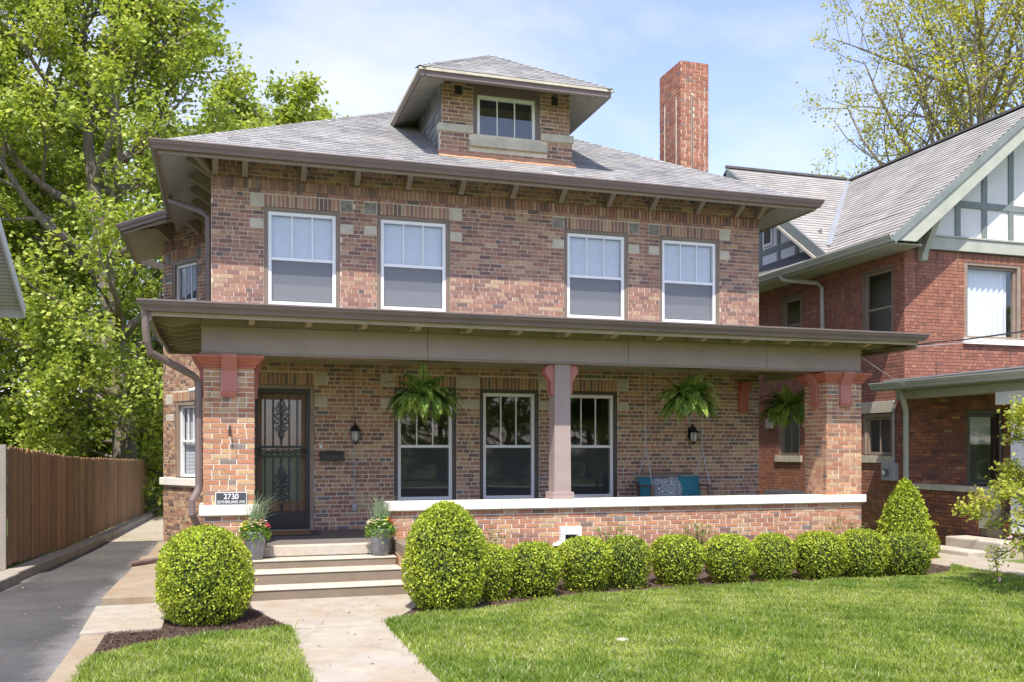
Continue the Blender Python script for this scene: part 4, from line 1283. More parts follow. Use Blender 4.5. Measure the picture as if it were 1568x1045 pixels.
# ------------------------------------------------------------------ steps
steps = thing('porch_steps', (1.45, -3.0, 0), 'three worn concrete steps climbing from the front walk to the porch', 'steps')
for z, yf, yb, xr in ((.145, -3.6, -3.2, 2.4), (.29, -3.2, -2.79, 2.39), (.40, -2.79, -2.45, 2.38)):
    MB().box(.40, xr, yf, yb + (.0 if z > .3 else .35), -.1 if z < .2 else z - .16, z - .022).build('riser', 'step_conc', steps, bevel=.012)
    MB().box(.40, xr + .004, yf - .012, yb + .003, z - .02, z).build('tread', 'step_top', steps, bevel=.009)
cheek = MB(); cheek.box(2.41, 2.78, -3.28, PY + .006, -.1, .47); cheek_o = cheek.build('cheek_wall', 'mortar', steps)
MB().box(2.395, 2.80, -3.33, PY - .003, .475, .59).build('cheek_cap', 'step_conc', steps, bevel=.012)
CB = Brickwork()
CB.wall(frame_of((2.405, PY, 0), (0, -1, 0)), .85, 0.0, .47, [], PAL_PORCH, cheek_o, hdr=0)
CB.finish(steps, 300)

# ================================================================== neighbour at the right
nh = thing('neighbour_house', (16, 5, 0), 'red brick gabled house with sage green trim and half-timbered gable at the right', 'house')
NX, NY = 13.16, 0.34
NB = Brickwork()
PNS = frame_of((NX, 9.0, 0), (0, -1, 0))        # side wall facing the brick house, u from the back
PNF = frame_of((NX, NY, 0), (1, 0, 0))
us = lambda y: 9.0 - y
swin = [(us(1.55), us(.76), 1.72, 2.50), (us(4.72), us(3.95), 1.70, 2.60), (us(1.60), us(.74), 4.0, 5.55), (us(4.6), us(3.9), 4.2, 5.45)]
shole = [(a - .07, b + .07, c - .02, d_ + .07) for a, b, c, d_ in swin]
sst = [(us(1.70), us(.62), 2.585, 2.82), (us(1.70), us(.62), 1.55, 1.70), (us(4.90), us(3.80), 1.53, 1.68), (us(5.3), us(5.0), 2.35, 2.6), (us(3.75), us(3.45), 2.35, 2.6)]
fwin = [(14.72 - NX, 16.0 - NX, 4.13, 5.62), (14.78 - NX, 15.52 - NX, 1.1, 2.56)]
fhole = [(a - .09, b + .09, c - .02, d_ + .09) for a, b, c, d_ in fwin]
wb = backing(PNS, 8.66, -.6, 6.6, shole); backing(PNF, 6.6, -.6, 5.9, fhole, mb=wb)
nwall = wb.build('wall', 'mortar_red', nh)
rm = MB(); rm.poly([(NX + .5, NY + .55, -.5), (NX + 6, NY + .55, -.5), (NX + 6, NY + .55, 6), (NX + .5, NY + .55, 6)]); rm.poly([(NX + .5, NY + .55, -.5), (NX + .5, 9, -.5), (NX + .5, 9, 6), (NX + .5, NY + .55, 6)]); rm.build('room_partition', 'interior', nh)
NJ = .009
NB.wall(PNS, 8.66, 1.0, 6.5, shole + sst, PAL_NEIGH, nwall, jt=NJ, hdr=2, split=.2, vis=lambda u, z: (0.5 if u > us(6) else 0))
NB.wall(PNS, 8.66, -.3, 1.0, [], PAL_NEIGH, nwall, jt=NJ, hdr=2, vis=lambda u, z: 0)
NB.wall(PNF, 3.6, 3.2, 5.68, fhole + [(14.55 - NX, 16.2 - NX, 3.98, 4.13)], PAL_NEIGH, nwall, jt=NJ, hdr=2, split=.4)
NB.wall(PNF, 3.6, .6, 3.2, fhole + [(14.6 - NX, 15.7 - NX, 2.65, 2.86)], PAL_NPORCH, nwall, jt=.011, hdr=0, split=.05)
NB.soldiers(PNF, 14.6 - NX, 15.7 - NX, 2.65, 2.86, PAL_NEIGH, nwall)
NB.soldiers(PNF, 0, 3.6, 5.68, 5.86, PAL_NEIGH, nwall, bw=.055)
for a, b, c, d_ in sst: MB().obox(PNS, a, b, c, d_, -.1, .035).build('stone_lintel', 'limestone', nwall, bevel=.006)
MB().obox(PNF, 14.58 - NX, 16.15 - NX, 3.98, 4.12, -.1, .06).build('stone_sill', 'coping', nwall, bevel=.006)
for k, (a, b, c, d_) in enumerate(swin):
    window(nh, PNS, a, b, c, d_, cas=.07, casing='trim_tan' if k < 2 else 'casing', white='trim_tan', muntins=0 if k > 1 else 1, sash='double' if k > 1 else 'single', bottom_cas=False, recess=.05)
w_ = window(nh, PNF, *fwin[0], cas=.085, casing='trim_tan', white='trim_tan', muntins=0, sash='single', recess=.07)
cu = MB(); n = 40
for k in range(n):
    a = fwin[0][0] + .06 + 1.15 * k / n; b2 = fwin[0][0] + .06 + 1.15 * (k + 1) / n
    q0, q1 = -.24 + .022 * math.sin(k * 1.25), -.24 + .022 * math.sin((k + 1) * 1.25)
    zt0 = 5.58
    cu.poly([PNF(a, 4.16, q0), PNF(b2, 4.16, q1), PNF(b2, zt0, q1), PNF(a, zt0, q0)])
cu.build('curtain', 'curtain', w_)
window(nh, PNF, *fwin[1], cas=.08, casing='casing_dark', white='casing_dark', muntins=0, sash='single', recess=.09, blind=1.95)
# eave, pent strip and main roof
NEX, NEZ, NRX, NRZ, NFY = 12.42, 5.95, 16.12, 9.0, -.26
np_ = (NRZ - NEZ) / (NRX - NEX)
nr = MB(); nr.poly([(NEX, NFY, NEZ - .01), (NEX, 12, NEZ - .01), (NRX, 12, NRZ - .01), (NRX, NFY, NRZ - .01)][::-1]); nr.poly([(NRX, NFY, NRZ - .01), (NRX, 12, NRZ - .01), (2 * NRX - NEX, 12, NEZ), (2 * NRX - NEX, NFY, NEZ)][::-1])
GAY, GAZ = 6.1, 9.06       # cross gable apex
GLY, GLZ = 1.98, 6.06      # its foot
gp = (GAZ - GLZ) / (GAY - GLY)
for sgn in (1, -1):
    yl = GAY - sgn * (GAY - GLY)
    nr.poly([(12.5, yl, GLZ - .012), (16.12, yl, GLZ - .012), (16.2, GAY, GAZ - .012), (12.5, GAY, GAZ - .012)])
nroof = nr.build('roof', 'under', nh)
NSH = Shingles()
ln = math.hypot(NRX - NEX, NRZ - NEZ); nc = (NRX - NEX) / ln
def nlim(v):
    x = NEX + v * nc; z = NEZ + v * nc * np_
    yv = GLY + (z - GLZ) / gp if z > GLZ else 9
    yv = min(yv, 6.1) if z > GLZ else 6.5
    return (8.0 - yv, 8.0 - NFY)
NSH.slope((NEX - .03, 8.0, NEZ - .01), (0, -1, 0), (1, 0, np_), 8.2, ln, nlim, WARM, expo=.15, tab=(.28, .30), th=.016)
gl = math.hypot(GAY - GLY, GAZ - GLZ); gc = (GAY - GLY) / gl
def glim(v):
    z = GLZ + v * gc * gp
    return (0.0, max(0.1, NEX + (z - NEZ) / np_ - 12.5 + .02))
NSH.slope((12.5, GLY, GLZ), (1, 0, 0), (0, 1, gp), 3.7, gl, glim, WARM, expo=.15, tab=(.24, .26), th=.016)
NSH.finish(nroof, 300)
vl = MB(); a, b = Vector((12.72, GLY + .25, GLZ + .2)), Vector((16.05, 6.0, 8.98))
vl.hexa([a + V(-.02, .03, .02), a + V(.07, -.06, .02), b + V(.07, -.06, .02), b + V(-.02, .03, .02), a + V(-.02, .03, .035), a + V(.07, -.06, .035), b + V(.07, -.06, .035), b + V(-.02, .03, .035)])
M['valley'] = paint('weathered_zinc', (.22, .23, .245), .6, .15); vl.build('valley_flashing', 'valley', nroof)
MB().box(NRX - .08, NRX + .08, NFY, 6.2, NRZ - .02, NRZ + .03).build('ridge_cap', 'under', nroof)
MB().tube([(12.48, GAY, GAZ + .02), (16.1, GAY, GAZ + .02)], .05, 6).build('ridge_cap', 'under', nroof)
g = MB(); run_profile(g, (NEX + .02, 8, NEZ + .01), (NEX + .02, NFY, NEZ + .01), (-1, 0, 0), GUT); g.build('gutter', 'sage', nh)
fb = MB(); fb.box(NEX + .022, NEX + .06, NFY, 8, NEZ - .17, NEZ - .02); fb.box(NEX + .06, NX, NFY + .1, 8, NEZ - .14, NEZ - .12); fb.build('fascia', 'sage', nh)
# front gable: bargeboard, stucco, timbers
def rakez(x): return NEZ + np_ * (x - NEX)
def bar3(name, pts, off, mat, parent=nh, bev=.006):
    m = MB(); m.prism(pts, off); return m.build(name, mat, parent, bevel=bev)
bar3('bargeboard', [(NEX - .02, NFY, rakez(NEX) - .10), (NEX + .52, NFY, rakez(NEX) - .10), (NRX, NFY, rakez(NRX) - .46), (NRX, NFY, rakez(NRX) - .12)], (0, .045, 0), 'sage')
bar3('rake_trim', [(NEX - .04, NFY - .03, rakez(NEX) - .105), (NEX + .02, NFY - .03, rakez(NEX) - .16), (NRX, NFY - .03, rakez(NRX) - .17), (NRX, NFY - .03, rakez(NRX) - .005), (NEX - .04, NFY - .03, rakez(NEX) - .02)], (0, .027, 0), 'sage_dark')
bar3('gable_soffit', [(NEX + .08, NFY + .046, rakez(NEX) - .06), (NRX, NFY + .046, rakez(NRX) - .14), (NRX, NFY + .046, rakez(NRX) - .16), (NEX + .08, NFY + .046, rakez(NEX) - .08)], (0, .56, 0), 'sage')
gst_ = MB(); zb = 6.12
xl = NEX + (zb - NEZ + .15) / np_
gst_.poly([(xl, NY - .02, zb), (NRX + .6, NY - .02, zb), (NRX + .6, NY - .02, NRZ - .6), (NRX, NY - .02, NRZ - .16)])
gable = gst_.build('stucco_gable', 'stucco', nh)
MB().box(NX + .3, NRX + .6, NY - .075, NY - .005, 5.87, 6.12).build('belt_board', 'sage', gable, bevel=.006)
MB().box(NX + .3, NRX + .6, NY - .10, NY - .005, 6.122, 6.16).build('belt_cap', 'sage', gable, bevel=.004)
for x in (14.43, 15.10, 15.78, 16.45):
    MB().box(x - .065, x + .065, NY - .045, NY - .018, 6.162, min(rakez(x), rakez(2 * NRX - x)) - .2).build('timber', 'sage_dark', gable)
MB().box(13.75, NRX + .6, NY - .05, NY - .019, 6.77, 6.90).build('timber', 'sage_dark', gable)
br = MB(); br.prism([(13.48, NFY + .06, 6.42), (13.48, NFY + .14, 6.3), (13.48, NY - .15, 5.75), (13.48, NY - .12, 5.62), (13.48, NY - .001, 5.60), (13.48, NY - .001, 5.85), (13.48, NFY + .3, 6.40)], (.13, 0, 0)); br.build('knee_brace', 'sage', nh, bevel=.008)
# cross gable face with its rake
cg = MB(); gx = 13.0
cg.poly([(gx, GAY, GAZ - .1), (gx, GLY + .35, 6.15), (gx, 2 * GAY - GLY - .35, 6.15)])
cgf = cg.build('side_gable', 'stucco', nh)
bar3('bargeboard', [(12.48, GLY - .1, GLZ - .07), (12.48, GLY + .22, GLZ - .12), (12.48, GAY, GAZ - .34), (12.48, GAY, GAZ - .01)], (.05, 0, 0), 'sage_dark', cgf)
bar3('bargeboard_edge', [(12.46, GLY + .2, GLZ - .12), (12.46, GLY + .30, GLZ - .13), (12.46, GAY, GAZ - .42), (12.46, GAY, GAZ - .345)], (.06, 0, 0), 'limestone', cgf)
bar3('rake_soffit', [(12.53, GLY, GLZ - .06), (12.53, GAY, GAZ - .06), (12.53, GAY, GAZ - .08), (12.53, GLY, GLZ - .08)], (.5, 0, 0), 'sage_dark', cgf)
for y in (3.0, 3.75, 4.5, 5.3):
    MB().box(gx - .03, gx - .004, y - .06, y + .06, 6.1, min(GAZ, GLZ + gp * (y - GLY)) - .15).build('timber', 'sage_dark', cgf)
MB().box(gx - .032, gx - .005, 2.8, 7, 6.66, 6.78).build('timber', 'sage_dark', cgf)
MB().box(gx - .04, gx - .004, 4.75, 5.15, 6.85, 7.35).build('gable_vent', 'white', cgf)
MB().box(gx - .06, gx - .041, 4.82, 5.08, 6.92, 7.28).build('vent_opening', 'casing_dark', cgf)
# side downspout, conduit and porch
d_ = MB(); d_.tube([(NEX - .02, 3.55, 5.85), (NEX + .02, 3.5, 5.74), (NX - .12, 3.05, 5.62), (NX - .06, 2.95, 5.5), (NX - .06, 2.9, 2.9)], .05, 8); d_.build('downspout', 'sage', nh)
d_ = MB(); d_.tube([(12.9, .15, 3.0), (12.92, .13, 2.88), (13.05, .18, 2.62), (13.09, .22, 2.5), (13.09, .22, -.1)], .055, 8); d_.build('downspout', 'sage', nh)
pw = MB(); pw.box(NX + .008, NX + .25, -1.60, NY - .002, -.4, 1.05); pw.box(NX + .008, NX + .25, -5, -2.12, -.4, .62)
npw = pw.build('porch_wall', 'mortar_red', nh)
PNP = frame_of((NX, NY, 0), (0, -1, 0))
NB.wall(PNP, 1.94, -.2, 1.05, [], PAL_NPORCH, npw, jt=.011, hdr=0, split=.08)
PNP2 = frame_of((NX, -2.12, 0), (0, -1, 0))
NB.wall(PNP2, 1.4, -.2, .62, [], PAL_NPORCH, npw, jt=.011, hdr=0, split=.08)
MB().box(NX - .05, NX + .3, -1.62, NY - .004, 1.055, 1.155).build('coping_stone', 'limestone', npw, bevel=.006)
MB().box(NX - .03, NX + .28, -1.80, -1.605, .42, 1.14).build('end_pier', 'limestone', npw, bevel=.006)
NB.finish(nh, 300)
MB().box(NX + .02, NX + 5, -5, NY, .28, .40).build('porch_floor', 'step_conc', nh)
for k in range(14): MB().box(NX + .9, NX + .93, -1.8 - .09 * k, -1.74 - .09 * k, .42, 1.05).build('gate_slat', 'iron', nh)
fb = MB(); fb.box(12.95, 13.35, -5.5, NY - .01, 2.83, 2.97); fb.build('porch_beam', 'sage', nh, bevel=.006)
MB().box(12.90, 13.0, -5.5, NY - .01, 2.975, 3.02).build('beam_moulding', 'sage', nh)
MB().box(12.97, 13.1, -3.15, -2.15, 2.60, 2.825).build('white_capital', 'white', nh, bevel=.006)
MB().box(13.0, 13.28, -2.75, -2.45, .4, 2.59).build('porch_column', 'white', nh, bevel=.006)
pr2 = MB(); pr2.hexa([(12.62, -5.6, 3.10), (18, -5.6, 3.10), (18, NY - .005, 3.10), (12.62, NY - .005, 3.10), (12.62, -5.6, 3.16), (18, -5.6, 3.5), (18, NY - .005, 3.5), (12.62, NY - .005, 3.16)])
pr2.build('porch_roof', 'under', nh)
MB().box(12.64, 13.05, -5.6, NY - .02, 3.165, 3.19).build('roof_edge_metal', 'galv', nh)
g = MB(); run_profile(g, (12.62, NY + .25, 3.14), (12.62, -5.6, 3.10), (-1, 0, 0), GUT); g.build('gutter', 'sage', nh)
fb = MB(); fb.box(12.625, 12.66, -5.6, NY + .2, 2.98, 3.10); fb.box(12.66, 12.95, -5.6, NY - .01, 3.06, 3.08); fb.build('fascia', 'sage', nh)
# steps up to that porch
ns = thing('side_steps', (12.6, -2.4, 0), 'weathered pale concrete block steps below the neighbouring porch opening', 'steps')
MB().box(12.62, NX - .03, -2.62, -1.35, -.2, .27).build('step', 'step_top', ns, bevel=.03)
MB().box(12.22, 12.61, -2.35, -1.30, -.2, .10).build('step', 'step_top', ns, bevel=.03)
MB().box(NX - .025, NX + .02, -2.15, -1.78, -.2, .44).build('threshold', 'step_conc', ns, bevel=.01)
# electricity meter on the neighbour's side wall
mt = thing('electric_meter', (NX - .06, .68, 1.2), 'grey electric meter box on the neighbour side wall beside the green downspout', 'meter')
MB().box(NX - .13, NX - .003, .50, .88, 1.20, 1.56).build('meter_box', 'galv', mt, bevel=.01)
m = MB()
m.tube([(NX - .13, .72, 1.36), (NX - .20, .72, 1.36)], .075, 18); m.build('meter_dial', 'glass_door', mt)
MB().tube([(NX - .20, .72, 1.36), (NX - .205, .72, 1.36)], .05, 14).build('dial_face', 'white', mt)
MB().tube([(NX - .05, .60, 1.56), (NX - .05, .60, 2.75), (NX - .06, .45, 2.86), (NX - .06, .2, 2.9)], .022, 8).build('conduit', 'galv', mt)

# ================================================================== neighbour at the left
lh = thing('left_house', (-7, 3, 0), 'edge of a white-trimmed gabled house beyond the wooden fence at far left', 'house')
LX = -4.0
yr, zr_, pe = 3.0, 7.47, .545
b = MB(); b.box(-12, LX - .55, -1.0, 7.0, -.4, 4.9); b.prism([(LX - .56, -1.0, 4.9), (LX - .56, 7.0, 4.9), (LX - .56, yr, 7.2)], (-7, 0, 0)); b.build('wall', 'stucco', lh)
rr = MB()
for sg in (1, -1):
    ye = yr + sg * 4.62; ze = zr_ - pe * 4.62
    rr.hexa([(LX, ye, ze - .02), (LX - 9, ye, ze - .02), (LX - 9, yr, zr_ - .02), (LX, yr, zr_ - .02), (LX, ye, ze + .06), (LX - 9, ye, ze + .06), (LX - 9, yr, zr_ + .06), (LX, yr, zr_ + .06)])
rr.build('roof', 'under', lh)
for sg in (1, -1):
    ye = yr + sg * 4.66; ze = zr_ - pe * 4.66
    m = MB(); m.hexa([(LX, ye, ze - .20), (LX + .04, ye, ze - .20), (LX + .04, yr, zr_ - .20), (LX, yr, zr_ - .20), (LX, ye, ze + .08), (LX + .04, ye, ze + .08), (LX + .04, yr, zr_ + .08), (LX, yr, zr_ + .08)]); m.build('bargeboard', 'white', lh)
    m = MB(); m.box(LX - 9, LX - .002, min(ye, ye - sg * .04), max(ye, ye - sg * .04), ze - .2, ze + .06); m.build('eave_board', 'white', lh)
sfl = MB(); n = 44
for k in range(n):
    for sg in (1, -1):
        s0, s1_ = 4.6 * k / n, 4.6 * (k + 1) / n - .012
        q = [(yr + sg * s0, zr_ - pe * s0 - .05), (yr + sg * s1_, zr_ - pe * s1_ - .05)]
        sfl.poly([(LX - .56, q[0][0], q[0][1]), (LX - .01, q[0][0], q[0][1]), (LX - .01, q[1][0], q[1][1]), (LX - .56, q[1][0], q[1][1])])
sfl.build('soffit', 'stucco', lh)

# ================================================================== wooden fence
fence = thing('board_fence', (-2.9, 8, -.1), 'tall brown vertical board fence running back along the driveway', 'fence')
FA, FB_ = Vector((-2.945, .66, 0)), Vector((-2.30, 20.0, 0))
fd = (FB_ - FA).normalized(); fl_ = (FB_ - FA).length
pl = []
for k in range(5):
    m = MB(); w = 1.0
    h = [-.5, -.30, .30, .5]
    z1 = 1.0 + random.uniform(-.006, .006)
    prof = [(-.5, 0), (.5, 0), (.5, z1 - .018), (.28, z1), (-.28, z1), (-.5, z1 - .018)]
    m.prism([(x, -.011, z) for x, z in prof], (0, .022, 0)); pl.append(m.mesh('plank', 'wood_vc'))
pw_ = .140; n = int(fl_ / pw_)
for k in range(n):
    t = (k + .5) * pw_; p = FA + fd * t
    zb = drive_z(p.y) + .15 + random.uniform(-.01, .02) + .05 * max(0, 1 - t / 6)
    o = bpy.data.objects.new('plank', pl[k % 5]); link(o, fence)
    hgt = 1.79 + random.uniform(-.018, .018); w = pw_ - .006
    lean = random.uniform(-.004, .004)
    nrm = Vector((fd.y, -fd.x, 0))
    p = p + nrm * random.uniform(-.004, .004)
    o.matrix_basis = Matrix(((fd.x * w, nrm.x * -1, lean * hgt, p.x), (fd.y * w, nrm.y * -1, 0, p.y), (0, 0, hgt, zb), (0, 0, 0, 1)))
    q = random.uniform(.82, 1.15); base = random.choice([(.27, .155, .075), (.25, .145, .075), (.30, .18, .095), (.23, .14, .08)])
    o.color = tuple(c * q for c in base) + (1,)
for k in range(9):
    p = FA + fd * (k * fl_ / 8) - Vector((fd.y, -fd.x, 0)) * .09
    m = MB(); z = drive_z(p.y); m.box(p.x - .05, p.x + .05, p.y - .05, p.y + .05, z - .1, z + 1.9); po = m.build('post', 'wood_vc', fence); po.color = (.22, .15, .10, 1)
for zz in (.45, 1.55):
    m = MB(); a, b = FA - Vector((fd.y, -fd.x, 0)) * .035, FB_ - Vector((fd.y, -fd.x, 0)) * .035
    za, zb2 = drive_z(a.y) + .15 + zz, drive_z(b.y) + .15 + zz
    m.tube([(a.x, a.y, za), (b.x, b.y, zb2)], .03, 4); ro = m.build('rail', 'wood_vc', fence); ro.color = (.2, .12, .07, 1)
ep = MB(); ep.box(-3.085, -2.955, .55, .635, -.1, 1.90); eo = ep.build('end_post', 'wood_vc', fence, bevel=.006, label='pale grey weathered end post'); eo.color = (.31, .265, .225, 1)

# ================================================================== clipped shrubs
def lump(d, seed):
    """smooth pseudo-noise on directions"""
    r = np.random.default_rng(seed); s = np.zeros(len(d))
    for k in range(9):
        w = r.normal(size=3) * r.uniform(2, 6); s += np.sin(d @ w + r.uniform(0, 6.28)) * r.uniform(.4, 1)
    return s / 4.0

def shrub_mesh(seed, rx, rz, n, prof, leaf=.022, dark=0.0, name='foliage'):
    """prof(t): relative radius for height t in 0..1"""
    r = np.random.default_rng(seed)
    t = r.uniform(0, 1, n * 3); a = r.uniform(0, 6.2832, n * 3)
    rad = np.array([prof(x) for x in t])
    keep = r.uniform(0, 1, n * 3) < (rad + .12) / 1.12
    t, a, rad = t[keep][:n], a[keep][:n], rad[keep][:n]
    n = len(t)
    top = r.uniform(0, 1, n) < .14               # extra leaves on the crown
    d = np.stack([np.cos(a), np.sin(a), t * 2 - 1], 1)
    lm = lump(d, seed + 5)
    inset = np.abs(r.normal(0, .045, n))
    rr = rad * rx * (1 + .075 * lm + .03 * lump(d * 3.1, seed + 21)) - inset * rx * 1.9 + r.uniform(0, .016, n) + (r.uniform(0, 1, n) < .03) * r.uniform(0, .05, n)
    rr = np.where(top, rr * np.sqrt(r.uniform(0, 1, n)), rr)
    z = t * rz
    zt = np.array([rz * max(x for x in np.linspace(0, 1, 60) if prof(x) * rx >= min(q, rx * .995 * prof(.45)) or x < .3) for q in np.round(rr[top], 2)]) if top.any() else None
    if zt is not None: z[top] = zt + r.uniform(-.03, .014, top.sum())
    pos = np.stack([np.cos(a) * rr, np.sin(a) * rr, z], 1)
    nr = np.stack([np.cos(a), np.sin(a), (t - .45) * 1.6], 1)
    nr[top] = [0, 0, 1]
    nr = unit(nr) + r.normal(0, .55, (n, 3)); nr = unit(nr)
    ax = unit(r.normal(size=(n, 3)) + nr * .7 + np.array([0, 0, .35]))
    g = r.uniform(0, 1, n); sp = np.clip(.5 + .5 * lump(d * 2.3, seed + 9), 0, 1)
    young = np.array([.56, .62, .06]); mid = np.array([.30, .39, .04]); old = np.array([.085, .145, .022]); brown = np.array([.20, .14, .05])
    m1 = np.clip(g * 1.0 - .08 + .45 * sp - dark, 0, 1)[:, None]
    c = np.where(m1 > .5, mid + (young - mid) * (m1 - .5) * 2, old + (mid - old) * m1 * 2)
    br = (r.uniform(0, 1, n) < (.015 + .12 * dark))[:, None]
    c = np.where(br, brown, c)
    L = leaf * r.uniform(.6, 1.7, n)
    return leaves_mesh(name, pos, ax, nr, L, L * r.uniform(.5, .75, n), c, 'box_leaf')

def core_mesh(rx, rz, prof, name='dark_filler', k=.86):  # added dark solid filler that keeps the shrub opaque behind its leaves
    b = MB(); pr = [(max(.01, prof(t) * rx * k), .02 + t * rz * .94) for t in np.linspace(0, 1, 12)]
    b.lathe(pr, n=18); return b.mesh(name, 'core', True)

ball = lambda t: (max(0.0, 1 - abs((t - .5) / .5) ** 2.6)) ** (1 / 2.3) * (.93 if t < .5 else 1.0) + (.30 if t < .06 else 0)
egg = lambda t: (max(0.0, 1 - abs((t - .36) / (.64 if t > .36 else .44)) ** 2.3)) ** (1 / 1.75)
cone = lambda t: max(0.02, (1 - t) ** .62) * (1 if t > .1 else .9)
dome = lambda t: (max(0.0, 1 - abs((t - .40) / (.60 if t > .40 else .50)) ** 2.4)) ** (1 / 1.9)

def place_shrub(name, label, cat, loc, meshes, rot=0.0, sc=(1, 1, 1), group=None, parts=('foliage', 'dark_filler')):
    e = bpy.data.objects.new(name, None); e.location = loc; e.rotation_euler = (0, 0, rot); e.scale = sc
    e.empty_display_size = .2; COL.objects.link(e); tag(e, label, cat, group)
    for nm, me in zip(parts, meshes):
        o = bpy.data.objects.new(nm, me); COL.objects.link(o); o.parent = e
    return e
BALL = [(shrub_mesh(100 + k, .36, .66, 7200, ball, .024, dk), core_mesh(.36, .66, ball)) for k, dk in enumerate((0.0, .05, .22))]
ordn = ['first', 'second', 'third', 'fourth', 'fifth', 'sixth', 'seventh', 'eighth', 'ninth', 'tenth']
rows = [(3.27, -4.22, .82, 1.00, 0), (3.86, -4.14, 1.0, 1.0, 1), (4.66, -3.85, 1.02, 1.03, 0), (5.26, -3.82, .90, 1.02, 2), (6.05, -3.71, 1.0, 1.0, 1),
        (6.80, -3.80, .96, .99, 0), (7.52, -3.74, .90, .97, 1), (8.22, -3.84, 1.08, .99, 0), (8.90, -3.88, 1.0, 1.02, 1), (9.62, -3.90, 1.06, .93, 2)]
for k, (x, y, s1_, sz, v) in enumerate(rows):
    place_shrub('boxwood_ball', f'low clipped boxwood ball, {ordn[k]} in the hedge row counting from the porch steps' if k < 9 else 'low clipped boxwood ball at the far right end of the hedge row', 'shrub', (x, y, 0), BALL[v], random.uniform(0, 6.28), (s1_, s1_, sz), 'boxwood balls in front of the porch wall')
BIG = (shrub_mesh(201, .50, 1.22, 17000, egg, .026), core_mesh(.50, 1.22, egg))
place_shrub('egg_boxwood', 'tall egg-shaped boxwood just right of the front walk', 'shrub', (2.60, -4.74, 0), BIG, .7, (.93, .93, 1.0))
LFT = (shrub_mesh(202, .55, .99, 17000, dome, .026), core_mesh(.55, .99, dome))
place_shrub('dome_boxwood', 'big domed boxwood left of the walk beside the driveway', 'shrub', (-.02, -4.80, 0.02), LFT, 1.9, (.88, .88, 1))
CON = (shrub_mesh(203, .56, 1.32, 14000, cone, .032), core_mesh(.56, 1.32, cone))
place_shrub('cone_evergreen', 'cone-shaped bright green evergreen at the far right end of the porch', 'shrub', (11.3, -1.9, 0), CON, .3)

def sprig_mesh(seed, n_st, h, leafn, spread=.28):
    r = np.random.default_rng(seed); P_, A_l, N_l = [], [], []; b = MB()
    for k in range(n_st):
        a = r.uniform(0, 6.28); ln = r.uniform(.1, spread); tip = np.array([math.cos(a) * ln, math.sin(a) * ln, h * r.uniform(.7, 1)])
        b.tube([(0, 0, 0), tuple(tip * .5 + np.array([0, 0, .05])), tuple(tip)], [.008, .005, .003], 4)
        for j in range(leafn):
            t = r.uniform(.45, 1.02); P_.append(tip * t + r.normal(0, .02, 3)); A_l.append(r.normal(size=3) + np.array([0, 0, .5])); N_l.append(r.normal(size=3) + np.array([0, 0, 1]))
    n = len(P_); g = r.uniform(0, 1, (n, 1))
    c = np.array([[.14, .22, .03]]) * (1 - g) + np.array([[.34, .36, .09]]) * g
    return leaves_mesh('leaves', np.array(P_), np.array(A_l), np.array(N_l), r.uniform(.03, .06, n), r.uniform(.016, .026, n), c, 'leaf'), b.mesh('stems', 'bark')
SPR = [sprig_mesh(300 + k, 16, .78, 22) for k in range(2)]
for x, y, lab in ((5.45, -2.95, 'against the porch wall above the fourth hedge ball'), (6.9, -2.85, 'against the porch wall between the fifth and seventh hedge balls'), (9.35, -2.95, 'at the right end of the porch wall behind the hedge'), (3.5, -3.1, 'behind the second hedge ball near the egg-shaped boxwood')):
    place_shrub('azalea', 'loose yellow-green azalea sprigs ' + lab, 'shrub', (x, y, 0), SPR[int(x) % 2], random.uniform(0, 6), (1.2, 1.0, 1.0), 'azaleas along the porch wall', ('leaves', 'stems'))

